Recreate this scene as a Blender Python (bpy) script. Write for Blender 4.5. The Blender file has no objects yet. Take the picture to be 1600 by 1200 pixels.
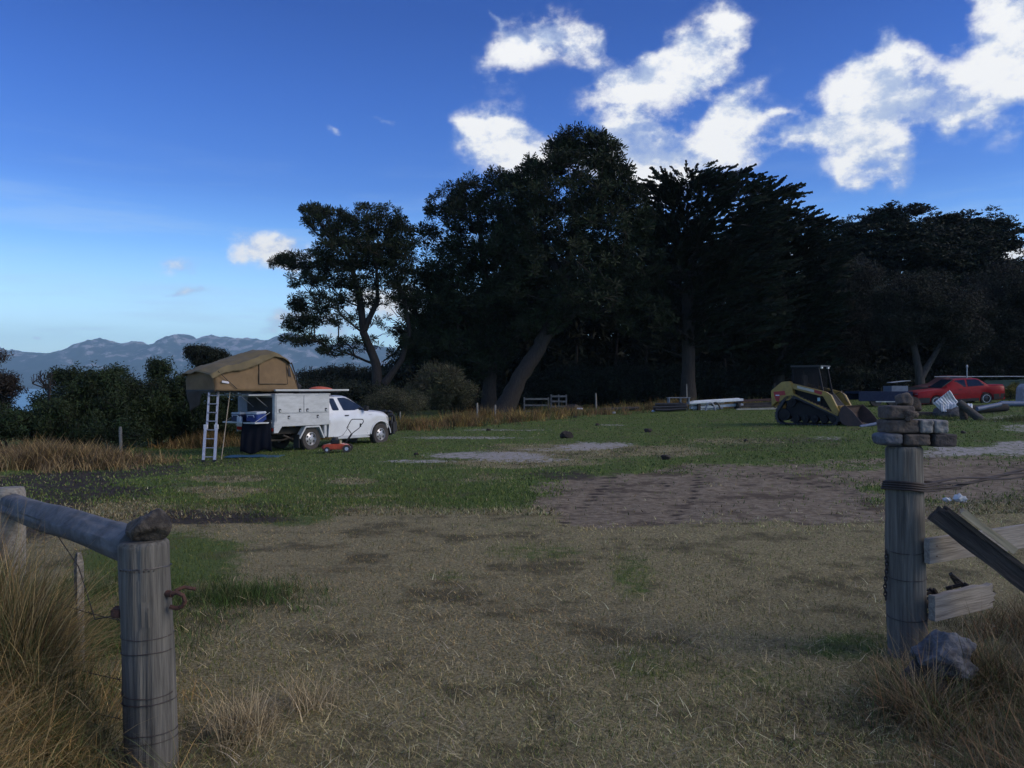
import bpy, bmesh, math, random
import numpy as np
from mathutils import Vector, Matrix, noise as mnoise

C = bpy.context.scene
rad = math.radians
F, CU, HV, EYE = 1290.0, 800.0, 605.0, 1.9      # focal length and horizon in photo pixels, eye height in metres

# ---------------------------------------------------------------- camera, sky, sun, exposure
cam = bpy.data.cameras.new('camera'); cam_o = bpy.data.objects.new('camera', cam)
C.collection.objects.link(cam_o); C.camera = cam_o
cam.sensor_width = 36.0; cam.lens = 36.0*F/1600.0
cam.clip_start = 0.05; cam.clip_end = 40000
cam_o.location = (0, 0, EYE); cam_o.rotation_euler = (rad(90) + math.atan(5/F), 0, 0)

SUN_EL, SUN_AZ = rad(30), rad(105)        # low soft sun from the right and a little behind the camera (azimuth from +Y towards +X)
sun = bpy.data.lights.new('sun', 'SUN'); sun.energy = 2.3; sun.angle = rad(34); sun.color = (1.0, .86, .66)
sun_o = bpy.data.objects.new('sun', sun); C.collection.objects.link(sun_o)
sd = Vector((math.sin(SUN_AZ)*math.cos(SUN_EL), math.cos(SUN_AZ)*math.cos(SUN_EL), math.sin(SUN_EL)))
sun_o.rotation_euler = sd.to_track_quat('Z', 'Y').to_euler()

C.view_settings.view_transform = 'Standard'; C.view_settings.look = 'None'
C.view_settings.gamma = 1; C.view_settings.exposure = 0.0
C.view_settings.use_curve_mapping = False
C.cycles.max_bounces = 5; C.cycles.diffuse_bounces = 2; C.cycles.glossy_bounces = 2; C.cycles.transmission_bounces = 2
C.cycles.volume_bounces = 0; C.cycles.transparent_max_bounces = 6
C.cycles.volume_max_steps = 64

W = bpy.data.worlds.new("World"); C.world = W; W.use_nodes = True
nt = W.node_tree; nt.nodes.clear(); N = nt.nodes.new; L = nt.links.new
def wmath(op, a, b=None, c=None, clamp=False):
    n = N('ShaderNodeMath'); n.operation = op; n.use_clamp = clamp
    for i, v in enumerate((a, b, c)):
        if v is None: continue
        if isinstance(v, (int, float)): n.inputs[i].default_value = v
        else: L(v, n.inputs[i])
    return n.outputs[0]
def wsmooth(v, a, b, lo=0., hi=1.):
    n = N('ShaderNodeMapRange'); n.interpolation_type = 'SMOOTHSTEP'; L(v, n.inputs[0])
    n.inputs[1].default_value = a; n.inputs[2].default_value = b; n.inputs[3].default_value = lo; n.inputs[4].default_value = hi
    return n.outputs[0]
def wmix(f, a, b, mode='MIX'):
    n = N('ShaderNodeMix'); n.data_type = 'RGBA'; n.blend_type = mode
    for i, v in ((0, f), (6, a), (7, b)):
        if isinstance(v, (int, float)): n.inputs[i].default_value = v
        elif isinstance(v, tuple): n.inputs[i].default_value = (*v, 1)
        else: L(v, n.inputs[i])
    return n.outputs[2]
sky = N('ShaderNodeTexSky'); sky.sky_type = 'NISHITA'; sky.sun_disc = False
sky.sun_elevation = SUN_EL; sky.sun_rotation = SUN_AZ; sky.altitude = 20; sky.air_density = 1.0; sky.dust_density = .25; sky.ozone_density = 2.2
grade = N('ShaderNodeMix'); grade.data_type = 'RGBA'; grade.blend_type = 'MULTIPLY'
hs = N('ShaderNodeHueSaturation'); hs.inputs['Saturation'].default_value = 1.30; hs.inputs['Value'].default_value = 1.75
L(sky.outputs[0], hs.inputs['Color'])
grade.inputs[0].default_value = 1; grade.inputs[7].default_value = (.98, .90, 1.10, 1); L(hs.outputs[0], grade.inputs[6])
tc = N('ShaderNodeTexCoord'); sep = N('ShaderNodeSeparateXYZ'); L(tc.outputs['Generated'], sep.inputs[0])
az = wmath('ARCTAN2', sep.outputs[0], sep.outputs[1]); el = wmath('ARCSINE', sep.outputs[2])
P = N('ShaderNodeCombineXYZ'); L(az, P.inputs[0]); L(el, P.inputs[1])
def wnoise(scale, detail=6, rough=.55, vec=None, sc=(1, 1, 1), off=(0, 0, 0)):
    m = N('ShaderNodeMapping'); m.inputs['Scale'].default_value = sc; m.inputs['Location'].default_value = off
    L(vec or tc.outputs['Generated'], m.inputs[0])
    n = N('ShaderNodeTexNoise'); n.inputs['Scale'].default_value = scale; n.inputs['Detail'].default_value = detail; n.inputs['Roughness'].default_value = rough
    L(m.outputs[0], n.inputs[0]); return n
warp = wnoise(9, 4, .6)
wsub = N('ShaderNodeVectorMath'); wsub.operation = 'SUBTRACT'; L(warp.outputs['Color'], wsub.inputs[0]); wsub.inputs[1].default_value = (.5, .5, .5)
wsc = N('ShaderNodeVectorMath'); wsc.operation = 'SCALE'; L(wsub.outputs[0], wsc.inputs[0]); wsc.inputs[3].default_value = .055
PW = N('ShaderNodeVectorMath'); PW.operation = 'ADD'; L(P.outputs[0], PW.inputs[0]); L(wsc.outputs[0], PW.inputs[1])
CLOUDS = [  # photo position, half sizes, tilt, strength of each cumulus lobe, turned into azimuth and elevation
 (795,88,48,32,-20,1.0),(870,58,66,30,-8,1.15),(925,75,42,52,-35,1.1),(985,125,62,34,-25,1.1),(1075,88,75,38,-28,1.2),(1130,52,40,44,0,.95),(1140,148,55,15,-30,.75),(1105,115,75,32,-10,1.05),
 (790,214,76,42,5,1.9),(728,198,34,14,0,.9),(825,248,62,44,0,1.3),(990,222,78,52,0,2.0),(1030,262,62,40,0,1.25),(1138,205,56,44,-20,1.9),(1085,250,72,34,-20,1.2),(1165,255,44,16,-20,.7),
 (1355,138,80,38,-10,1.4),(1450,142,98,46,10,1.45),(1262,208,66,22,8,1.15),(1330,200,82,40,20,1.4),(1372,250,64,42,-10,1.2),(1325,280,34,28,0,1.2),(1425,110,44,26,30,.8),
 (1555,40,62,100,10,1.5),(1600,60,60,110,0,1.5),(1560,130,46,38,0,1.1),(1500,165,40,30,0,.8),
 (1388,62,26,26,30,.55),(1214,172,18,8,0,.62),(1485,205,44,15,-20,.5),
 (440,400,66,22,15,1.15),(390,412,42,17,0,0.81),(278,420,48,17,5,0.78),(298,462,52,7,0,0.70),(452,492,52,17,-25,0.97),(530,500,70,30,0,1.22),(612,470,60,30,0,1.08),(62,522,16,5,0,0.57),
 (520,210,18,8,40,0.57),(775,38,22,6,45,0.57),(598,188,26,7,10,0.54),(1582,396,44,14,0,1.35),(1500,400,50,12,0,1.22),(1270,398,60,18,0,0.81),(1180,300,46,14,0,0.81),
]
acc = None
for (u, v, ru, rv, rot, w) in CLOUDS:
    m = N('ShaderNodeMapping'); m.vector_type = 'TEXTURE'; L(PW.outputs[0], m.inputs[0])
    hyp = math.hypot(F, u-CU); cs = F/hyp
    m.inputs['Location'].default_value = (math.atan2(u-CU, F), math.atan2(HV-v, hyp), 0)
    m.inputs['Rotation'].default_value = (0, 0, -rad(rot))
    m.inputs['Scale'].default_value = (max(ru*cs*cs/F, .004), max(rv*cs/F, .004), 1)
    ln = N('ShaderNodeVectorMath'); ln.operation = 'DOT_PRODUCT'; L(m.outputs[0], ln.inputs[0]); L(m.outputs[0], ln.inputs[1])
    g = wmath('MULTIPLY', wmath('EXPONENT', wmath('MULTIPLY', ln.outputs['Value'], -1.4)), w)
    acc = g if acc is None else wmath('ADD', acc, g)
acc = wmath('MINIMUM', acc, 1.15)
# the same kind of broken cumulus goes on round the rest of the sky
big = wnoise(2.6, 3, .5, sc=(1, 1, 2.2), off=(3.1, 1.7, .4))
outside = wmath('MAXIMUM', wsmooth(wmath('ABSOLUTE', az), .62, .8), wsmooth(el, .47, .62))
acc = wmath('ADD', acc, wmath('MULTIPLY', wmath('MULTIPLY', wsmooth(big.outputs[0], .50, .64), 1.15), wmath('MULTIPLY', outside, wsmooth(el, .02, .12))))
fine = wnoise(13, 10, .62, sc=(1, 1, 1.5)); fine2 = wnoise(34, 8, .6, off=(5, 2, 1))
fb = wmath('ADD', wmath('MULTIPLY', fine.outputs[0], .72), wmath('MULTIPLY', fine2.outputs[0], .28))
dens = wmath('ADD', acc, wmath('MULTIPLY', wmath('MULTIPLY', wmath('SUBTRACT', fb, .5), 4.6), wsmooth(acc, .01, .35, .25, 1.)))
alpha = wsmooth(dens, .12, 1.22)
# billows: the same noise looked up a little towards the sun, so the sunward side of each lump is the bright one
finer = wnoise(13, 10, .62, sc=(1, 1, 1.5), off=(-.016, .003, -.026))
lit = wmath('SUBTRACT', fine.outputs[0], finer.outputs[0])
belly = wnoise(5.5, 5, .55, off=(2, 7, 1))
shade = wsmooth(wmath('ADD', wmath('ADD', wmath('MULTIPLY', lit, 2.6), wmath('MULTIPLY', wmath('SUBTRACT', .52, belly.outputs[0]), 1.5)), wmath('MULTIPLY', wmath('MINIMUM', dens, 1.6), .35)), -.05, .62)
ccol = wmix(shade, (.50, .60, .82), (1.03, 1.03, 1.03))
# thin high streaks low over the hills
st = wnoise(5, 6, .6, sc=(1, 1, 9), off=(1, 4, 2))
low = wmath('MULTIPLY', wsmooth(el, .30, .12), wsmooth(el, -.02, .05))
streak = wmath('MULTIPLY', wmath('MULTIPLY', wsmooth(st.outputs[0], .45, .7), low), .28)
bgc = N('ShaderNodeVectorMath'); bgc.operation = 'SCALE'; L(grade.outputs[2], bgc.inputs[0]); bgc.inputs[3].default_value = 0.10
c0 = wmix(wmath('MULTIPLY', wsmooth(el, .27, -.02), .80), bgc.outputs[0], (.42, .78, 1.12))
gr = N('ShaderNodeValToRGB'); L(wmath('DIVIDE', el, 1.0), gr.inputs[0]); ge = gr.color_ramp.elements
ge[0].position = 0.0; ge[0].color = (.66, .64, .54, 1); ge[1].position = .42; ge[1].color = (.125, .160, .265, 1)
for p_, c_ in ((.08, (.56, .57, .53)), (.16, (.29, .36, .42)), (.23, (.19, .245, .34)), (.33, (.155, .200, .31))):
    q_ = ge.new(p_); q_.color = (*c_, 1)
gsc = N('ShaderNodeVectorMath'); gsc.operation = 'SCALE'; L(gr.outputs[0], gsc.inputs[0]); gsc.inputs[3].default_value = 2.6
c0 = wmix(1.0, c0, gsc.outputs[0], 'MULTIPLY')
c1 = wmix(streak, c0, (.60, .78, .96))
c2 = wmix(alpha, c1, ccol)
un = N('ShaderNodeVectorMath'); un.operation = 'SCALE'; L(c2, un.inputs[0]); un.inputs[3].default_value = 10.0
bg = N('ShaderNodeBackground'); bg.inputs['Strength'].default_value = 0.10; L(un.outputs[0], bg.inputs['Color'])
wo = N('ShaderNodeOutputWorld'); L(bg.outputs[0], wo.inputs[0])
W.cycles.sampling_method = 'MANUAL'; W.cycles.sample_map_resolution = 512

# ---------------------------------------------------------------- helpers
rng = np.random.default_rng(7)
random.seed(7)
def smooth(a, b, x):
    t = np.clip((x-a)/(b-a), 0, 1); return t*t*(3-2*t)
def vnoise(x, y, s=1.0, seed=0, octaves=3):
    """cheap value noise for arrays, about -1..1"""
    out = 0; amp = 1.; tot = 0
    for o in range(octaves):
        xs = np.asarray(x)*s*(2**o)+seed*17.3+o*5.1; ys = np.asarray(y)*s*(2**o)+seed*9.7+o*3.3
        xi = np.floor(xs); yi = np.floor(ys); fx = xs-xi; fy = ys-yi
        fx = fx*fx*(3-2*fx); fy = fy*fy*(3-2*fy)
        def h(a, b):
            t = np.sin(a*127.1+b*311.7+seed*1.37)*43758.5453; return t-np.floor(t)
        v = (h(xi, yi)*(1-fx)+h(xi+1, yi)*fx)*(1-fy)+(h(xi, yi+1)*(1-fx)+h(xi+1, yi+1)*fx)*fy
        out = out+(v*2-1)*amp; tot += amp; amp *= .5
    return out/tot
def ground_z(x, y):
    x = np.asarray(x, float); y = np.asarray(y, float)
    d = np.maximum(y, 0)
    k = np.clip(.22+.035*x, -.15, 1.6)
    z = smooth(6, 32, d)*k
    z = z+smooth(5, 12, d)*.035*vnoise(x, y, .35, 3, 2)+.012*vnoise(x, y, 1.6, 5, 2)
    z = z+.42*smooth(-1.95, -2.9, x)*smooth(1.2, 3, y)*smooth(5.4, 4.4, y)*(1+.5*vnoise(x, y, 1.4, 61, 2))+.12*smooth(2.9, 3.6, x)*smooth(1.5, 3, y)*smooth(6.5, 5.4, y)
    z = z-smooth(85, 900, d)*15.5
    z = z-smooth(-25, -110, x)*6.0*smooth(20, 80, d)
    return z
def gz(x, y): return float(ground_z(x, y))
def W3(u, v, d): return Vector(((u-CU)/F*d, d, EYE-(v-HV)/F*d))
def G(u, d, dz=0):
    x = (u-CU)/F*d; return Vector((x, d, gz(x, d)+dz))

MATS = {}
def mat(name, col, rough=.7, metal=0., col2=None, scale=6., stretch=(1, 1, 1), detail=5, bump=0., bscale=None, coat=0., lo=.35, hi=.65, spec=.5, attr=None, coords='Object', sss=0):
    if name in MATS: return MATS[name]
    m = bpy.data.materials.new(name); m.use_nodes = True; t = m.node_tree; b = t.nodes['Principled BSDF']
    b.inputs['Roughness'].default_value = rough; b.inputs['Metallic'].default_value = metal
    b.inputs['Specular IOR Level'].default_value = spec; b.inputs['Coat Weight'].default_value = coat; b.inputs['Coat Roughness'].default_value = .08
    co = t.nodes.new('ShaderNodeTexCoord'); mp = t.nodes.new('ShaderNodeMapping'); mp.inputs['Scale'].default_value = stretch
    t.links.new(co.outputs[coords], mp.inputs[0])
    nz = t.nodes.new('ShaderNodeTexNoise'); nz.inputs['Scale'].default_value = scale; nz.inputs['Detail'].default_value = detail; nz.inputs['Roughness'].default_value = .6
    t.links.new(mp.outputs[0], nz.inputs[0])
    if col2 is None: col2 = tuple(c*.72 for c in col)
    r = t.nodes.new('ShaderNodeMapRange'); r.inputs[1].default_value = lo; r.inputs[2].default_value = hi; t.links.new(nz.outputs[0], r.inputs[0])
    mx = t.nodes.new('ShaderNodeMix'); mx.data_type = 'RGBA'; mx.inputs[6].default_value = (*col, 1); mx.inputs[7].default_value = (*col2, 1)
    t.links.new(r.outputs[0], mx.inputs[0]); out = mx.outputs[2]
    if attr:
        a = t.nodes.new('ShaderNodeAttribute'); a.attribute_name = attr
        m2 = t.nodes.new('ShaderNodeMix'); m2.data_type = 'RGBA'; m2.blend_type = 'MULTIPLY'; m2.inputs[0].default_value = 1
        t.links.new(out, m2.inputs[6]); t.links.new(a.outputs['Color'], m2.inputs[7]); out = m2.outputs[2]
    t.links.new(out, b.inputs['Base Color'])
    if bump:
        n2 = t.nodes.new('ShaderNodeTexNoise'); n2.inputs['Scale'].default_value = bscale or scale*2; n2.inputs['Detail'].default_value = 6
        t.links.new(mp.outputs[0], n2.inputs[0])
        bp = t.nodes.new('ShaderNodeBump'); bp.inputs['Strength'].default_value = bump; bp.inputs['Distance'].default_value = .02
        t.links.new(n2.outputs[0], bp.inputs['Height']); t.links.new(bp.outputs[0], b.inputs['Normal'])
    MATS[name] = m; return m

def link(o, parent=None):
    C.collection.objects.link(o)
    if parent is not None: o.parent = parent
    return o
def tag(o, label=None, cat=None, group=None, kind=None):
    if label: o['label'] = label
    if cat: o['category'] = cat
    if group: o['group'] = group
    if kind: o['kind'] = kind
    return o
def empty(name, loc, label, cat, rz=0, group=None):
    o = bpy.data.objects.new(name, None); o.empty_display_size = .2; o.location = loc; o.rotation_euler = (0, 0, rz)
    link(o); return tag(o, label, cat, group)

class MB:
    """collects geometry and links it as one mesh object"""
    def __init__(s): s.v = []; s.f = []
    def add(s, vs, fs, M=None):
        n = len(s.v)
        s.v += [tuple(M @ Vector(p)) if M is not None else tuple(p) for p in vs]
        s.f += [tuple(i+n for i in f) for f in fs]; return s
    def box(s, c, size, M=None, rot=None, taper=1.0):
        x, y, z = (a/2 for a in size); c = Vector(c)
        R = rot.to_matrix() if hasattr(rot, 'to_matrix') else (rot or Matrix.Identity(3))
        vs = []
        for sz in (-1, 1):
            k = taper if sz > 0 else 1
            for sx, sy in ((-1, -1), (1, -1), (1, 1), (-1, 1)): vs.append(c+R @ Vector((sx*x*k, sy*y*k, sz*z)))
        return s.add(vs, [(3, 2, 1, 0), (4, 5, 6, 7), (0, 1, 5, 4), (1, 2, 6, 5), (2, 3, 7, 6), (3, 0, 4, 7)], M)
    def beam(s, a, b, w, h, up=(0, 0, 1), M=None):
        a = Vector(a); b = Vector(b); d = (b-a).normalized(); sd_ = d.cross(Vector(up))
        if sd_.length < 1e-4: sd_ = d.cross(Vector((1, 0, 0)))
        sd_.normalize(); u2 = sd_.cross(d).normalized()
        vs = [p+sd_*(sx*w/2)+u2*(sz*h/2) for p in (a, b) for sx, sz in ((-1, -1), (1, -1), (1, 1), (-1, 1))]
        return s.add(vs, [(0, 1, 2, 3), (7, 6, 5, 4), (0, 4, 5, 1), (1, 5, 6, 2), (2, 6, 7, 3), (3, 7, 4, 0)], M)
    def tube(s, pts, r, n=8, cap=True, closed=False, M=None):
        pts = [Vector(p) for p in pts]; K = len(pts)
        rs = r if isinstance(r, (list, tuple)) else [r]*K
        up = None; vs = []
        for i, p in enumerate(pts):
            if closed: d = pts[(i+1) % K]-pts[i-1]
            else: d = pts[min(i+1, K-1)]-pts[max(i-1, 0)]
            d.normalize()
            if up is None: up = d.orthogonal().normalized()
            else:
                up = up-d*up.dot(d)
                up = up.normalized() if up.length > 1e-5 else d.orthogonal().normalized()
            w = d.cross(up)
            for k in range(n):
                a = 2*math.pi*k/n; vs.append(p+(up*math.cos(a)+w*math.sin(a))*rs[i])
        fs = []
        for i in range(K if closed else K-1):
            j = (i+1) % K
            for k in range(n): fs.append((i*n+k, i*n+(k+1) % n, j*n+(k+1) % n, j*n+k))
        if cap and not closed: fs += [tuple(range(n))[::-1], tuple((K-1)*n+k for k in range(n))]
        return s.add(vs, fs, M)
    def cyl(s, a, b, r, r2=None, n=16, M=None): return s.tube([a, b], [r, r if r2 is None else r2], n, M=M)
    def prism(s, poly, y0, y1, M=None):
        """polygon in x,z pushed from y0 to y1"""
        n = len(poly); vs = [(x, y0, z) for x, z in poly]+[(x, y1, z) for x, z in poly]
        fs = [tuple(range(n)), tuple(range(2*n-1, n-1, -1))]+[(i, i+n, (i+1) % n+n, (i+1) % n) for i in range(n)]
        return s.add(vs, fs, M)
    def ell(s, c, r, nu=12, nv=8, M=None, zmin=-1):
        c = Vector(c); vs = []; fs = []
        for j in range(nv+1):
            ph = -math.pi/2+math.pi*j/nv
            for i in range(nu):
                a = 2*math.pi*i/nu
                vs.append(c+Vector((r[0]*math.cos(ph)*math.cos(a), r[1]*math.cos(ph)*math.sin(a), r[2]*max(zmin, math.sin(ph)))))
        for j in range(nv):
            for i in range(nu): fs.append((j*nu+i, j*nu+(i+1) % nu, (j+1)*nu+(i+1) % nu, (j+1)*nu+i))
        return s.add(vs, fs, M)
    def build(s, name, m, parent=None, smooth_=False, bevel=0, seg=2, shift=None):
        me = bpy.data.meshes.new(name); me.from_pydata(s.v, [], s.f); me.validate()
        bm = bmesh.new(); bm.from_mesh(me)
        bmesh.ops.remove_doubles(bm, verts=bm.verts, dist=1e-5)
        bmesh.ops.recalc_face_normals(bm, faces=bm.faces)
        if bevel:
            es = [e for e in bm.edges if len(e.link_faces) == 2 and e.calc_face_angle(0) > .5]
            bmesh.ops.bevel(bm, geom=es, offset=bevel, segments=seg, affect='EDGES', clamp_overlap=True)
        bm.to_mesh(me); bm.free()
        me.materials.append(m)
        if smooth_:
            me.polygons.foreach_set('use_smooth', [True]*len(me.polygons))
            if hasattr(me, 'set_sharp_from_angle'): me.set_sharp_from_angle(angle=rad(smooth_ if smooth_ is not True else 45))
        o = bpy.data.objects.new(name, me); link(o, parent)
        return o
def np_mesh(name, verts, faces, m, parent=None, col=None, smooth_=False, nside=3):
    """fast mesh from numpy arrays; col is a per-vertex colour named tint"""
    me = bpy.data.meshes.new(name); nv = len(verts); nf = len(faces)
    me.vertices.add(nv); me.vertices.foreach_set('co', np.asarray(verts, np.float32).ravel())
    me.loops.add(nf*nside); me.loops.foreach_set('vertex_index', np.asarray(faces, np.int32).ravel())
    me.polygons.add(nf); me.polygons.foreach_set('loop_start', np.arange(0, nf*nside, nside, dtype=np.int32))
    if smooth_: me.polygons.foreach_set('use_smooth', np.ones(nf, bool))
    me.update(calc_edges=True)
    if col is not None:
        a = me.color_attributes.new('tint', 'FLOAT_COLOR', 'POINT')
        c4 = np.ones((nv, 4), np.float32); c4[:, :col.shape[1]] = col; a.data.foreach_set('color', c4.ravel())
    me.materials.append(m)
    o = bpy.data.objects.new(name, me); link(o, parent); return o
def copy_thing(o, loc=None, rz=None, parent=None):
    c = o.copy(); C.collection.objects.link(c)
    if parent is not None: c.parent = parent
    for ch in [x for x in bpy.data.objects if x.parent == o]: copy_thing(ch, parent=c)
    if loc is not None: c.location = loc
    if rz is not None: c.rotation_euler = (0, 0, rz)
    return c

# ---------------------------------------------------------------- ground cover masks, laid out on the ground
def Gd(v): return 1.85*F/max(v-HV, 2)
def E(x, y, spec, warp=.25, seed=1):
    """union of soft ellipses seen at photo position u,v with half sizes ru,rv, evaluated on the ground"""
    d = np.maximum(y, .6); z = ground_z(x, y)
    u = CU+x/d*F; v = HV+(EYE-z)/d*F
    nz = vnoise(x, y, .45, seed, 5)*1.3+vnoise(x, y, 2.1, seed+50, 3)*.5
    out = np.zeros_like(d)
    for (cu, cv, ru, rv, w) in spec:
        q = np.sqrt(((u-cu)/ru)**2+((v-cv)/rv)**2)+nz*warp
        out = np.maximum(out, w*smooth(1.3, .55, q))
    return np.where(y > .6, out, 0)
def cover(x, y):
    x = np.asarray(x, float); y = np.asarray(y, float)
    d = np.maximum(y, .6); z = ground_z(x, y); u = CU+x/d*F; v = HV+(EYE-z)/d*F
    n1 = vnoise(x, y, .5, 11, 4); n2 = vnoise(x, y, 1.3, 12, 3)
    edge = 800+np.where(u > 800, -(u-800)*.14, 0)+n1*16
    edge = np.where(u > 1150, 800-(u-1150)*.02+n1*12, edge)
    green = smooth(0, 18, edge-v)
    green = green*(1-.5*smooth(.25, .6, n1)*smooth(700, 730, v))
    green = np.maximum(green, E(x, y, [(820,862,90,14,.5),(985,905,50,40,.6),(1330,1010,110,28,.7),(1010,1040,90,40,.45),(700,900,60,14,.45),(250,880,150,42,1),(240,920,60,40,1),(460,805,80,16,.8),(1200,1060,150,30,.4),(820,820,90,8,.3)], .35, 2))
    green = green*(1-E(x, y, [(330,766,70,7,.9),(360,748,60,5,.8),(350,775,40,5,.7),(560,752,50,6,.7),(930,705,190,12,.75),(820,724,110,8,.8),(1130,690,110,7,.5),(570,775,120,5,.4),(1320,655,70,3,.5)], .5, 3))
    dirt = E(x, y, [(1010,778,190,42,1),(1240,770,260,48,1),(1500,755,230,44,.95),(1330,735,160,16,.8),(950,800,90,26,.8)], .5, 4)
    dirt = dirt*(1-.55*E(x, y, [(1350,728,120,7,.8),(1150,712,130,6,1),(1560,800,100,12,.6)], .4, 9))
    mud = E(x, y, [(80,758,210,28,1),(30,800,160,40,.9),(300,806,140,14,.95),(150,735,150,16,.8),(860,1105,26,58,.55),(1290,1140,170,70,.5),(400,790,60,7,.6),(1180,695,160,10,.45),(520,700,60,7,.5),(330,722,90,8,.6),(880,742,70,9,.7),(1250,688,90,7,.6),(1450,740,150,10,.3)], .45, 5)
    # tyre tracks of the loader across the bare dirt
    for (ua, va, ub, vb, wd) in ((960,738,925,775,13),(925,775,872,822,13),(1092,735,1085,770,12),(1085,770,1055,805,12),(1180,730,1340,770,5),(1000,740,1060,760,4)):
        t = np.clip(((u-ua)*(ub-ua)+(v-va)*(vb-va))/((ub-ua)**2+(vb-va)**2), 0, 1)
        q = np.hypot(u-(ua+t*(ub-ua)), v-(va+t*(vb-va)))
        cleat = np.clip(.62+.38*np.sin(y*17+1.2*vnoise(x, y, .9, 71, 2)), 0, 1)*np.clip(.85+.6*vnoise(x, y, .8, 72, 3), 0, 1)
        mud = np.maximum(mud, smooth(wd, wd*.4, q+n2*3)*1.1*cleat*(dirt > .03))
    sand = E(x, y, [(742,712,105,7,1),(665,721,90,3.5,.9),(790,718,90,4,.8),(925,697,66,8.5,1),(860,702,70,3,.7),(730,684,110,3,.8),(800,672,70,2,.7),(1530,702,115,8,1),(1600,700,80,13,1),(1440,708,50,5,.8),(1390,690,18,3,.5),(1580,655,70,9,.7),(1600,668,50,9,.8),(960,664,30,1.8,.7),(1290,684,25,2.5,.6),(1500,646,120,4,.5),(1200,637,60,2.5,.7),(1240,718,120,2.5,.35)], .5, 6)
    return np.clip(green, 0, 1), np.clip(dirt, 0, 1), np.clip(sand, 0, 1), np.clip(mud, 0, 1)

def build_ground():
    def axis(a, b, n, p):
        t = np.linspace(-1, 1, n); return np.sign(t)*np.abs(t)**p*np.where(t < 0, a, b)
    xs = np.concatenate([-np.geomspace(4000, 26, 34)[:-1], np.linspace(-26, 30, 330), np.geomspace(30, 4000, 34)[1:]])
    ys = np.concatenate([[-400, -150, -60, -25, -12, -5, -2, 0], np.linspace(1, 8, 90), np.linspace(8, 36, 250)[1:], np.linspace(36, 72, 80)[1:], np.geomspace(72, 2600, 60)[1:]])
    X, Y = np.meshgrid(xs, ys); Z = ground_z(X, Y)
    g, dr, sa, mu = cover(X, Y)
    Z = Z-.05*dr-.02*mu+np.where(dr > .3, .018*vnoise(X, Y, 2.2, 21, 3), 0)
    V = np.stack([X.ravel(), Y.ravel(), Z.ravel()], 1)
    ny, nx = X.shape; i = np.arange(ny*nx).reshape(ny, nx)
    Fq = np.stack([i[:-1, :-1], i[:-1, 1:], i[1:, 1:], i[1:, :-1]], -1).reshape(-1, 4)
    m = bpy.data.materials.new('paddock'); m.use_nodes = True; t = m.node_tree; b = t.nodes['Principled BSDF']; b.inputs['Roughness'].default_value = .95; b.inputs['Specular IOR Level'].default_value = .15
    n = t.nodes.new; l = t.links.new
    geo = n('ShaderNodeNewGeometry')
    a = n('ShaderNodeAttribute'); a.attribute_name = 'tint'; sp = n('ShaderNodeSeparateColor'); l(a.outputs['Color'], sp.inputs[0])
    def nz(s, d=6, r=.6, st=(1, 1, 1)):
        mp = n('ShaderNodeMapping'); mp.inputs['Scale'].default_value = st; l(geo.outputs['Position'], mp.inputs[0])
        q = n('ShaderNodeTexNoise'); q.inputs['Scale'].default_value = s; q.inputs['Detail'].default_value = d; q.inputs['Roughness'].default_value = r; l(mp.outputs[0], q.inputs[0]); return q.outputs[0]
    def mix(f, c, d_):
        q = n('ShaderNodeMix'); q.data_type = 'RGBA'; l(f, q.inputs[0])
        for k, cc in ((6, c), (7, d_)):
            if isinstance(cc, tuple): q.inputs[k].default_value = (*cc, 1)
            else: l(cc, q.inputs[k])
        return q.outputs[2]
    def ramp(v, lo, hi):
        q = n('ShaderNodeMapRange'); q.interpolation_type = 'SMOOTHSTEP'; q.inputs[1].default_value = lo; q.inputs[2].default_value = hi; l(v, q.inputs[0]); return q.outputs[0]
    def mm(op, x_, y_):
        q = n('ShaderNodeMath'); q.operation = op
        for k, cc in enumerate((x_, y_)):
            if isinstance(cc, (int, float)): q.inputs[k].default_value = cc
            else: l(cc, q.inputs[k])
        return q.outputs[0]
    nf = nz(38, 6, .7); nm = nz(7, 8, .68); nb = nz(1.3, 6, .6); nh = nz(.9, 9, .72, (1, 1, 1))
    def msk(ch, amt=1.2, lo=.32, hi=.62): return ramp(mm('ADD', ch, mm('MULTIPLY', mm('SUBTRACT', nm, .5), amt)), lo, hi)
    straw = mix(ramp(nf, .35, .65), (.125, .108, .055), (.31, .27, .15))
    straw = mix(ramp(nh, .48, .62), straw, (.095, .082, .044))
    grn = mix(ramp(nf, .3, .7), (.042, .066, .017), (.125, .17, .046))
    grn = mix(ramp(nb, .5, .66), grn, (.095, .095, .04))
    drt = mix(ramp(nm, .35, .65), (.130, .103, .070), (.250, .208, .148))
    drt = mix(ramp(nb, .52, .62), drt, (.10, .078, .055))
    snd = mix(ramp(nf, .3, .7), (.20, .19, .175), (.42, .40, .37))
    mud_ = mix(ramp(nm, .3, .7), (.022, .019, .016), (.065, .052, .040))
    c = mix(msk(sp.outputs[0], 1.7, .25, .85), straw, grn)
    c = mix(msk(sp.outputs[1], 1.3), c, drt)
    c = mix(msk(a.outputs['Alpha'], 1.7, .38, .8), c, mud_)
    c = mix(msk(sp.outputs[2], 3.4, .62, .95), c, snd)
    l(c, b.inputs['Base Color'])
    bp = n('ShaderNodeBump'); bp.inputs['Strength'].default_value = .9; bp.inputs['Distance'].default_value = .06
    l(mm('ADD', nm, mm('MULTIPLY', nf, .3)), bp.inputs['Height']); l(bp.outputs[0], b.inputs['Normal'])
    o = np_mesh('ground', V, Fq, m, col=np.stack([g.ravel(), dr.ravel(), sa.ravel(), mu.ravel()], 1), smooth_=True, nside=4)
    tag(o, kind='structure')
build_ground()

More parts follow.
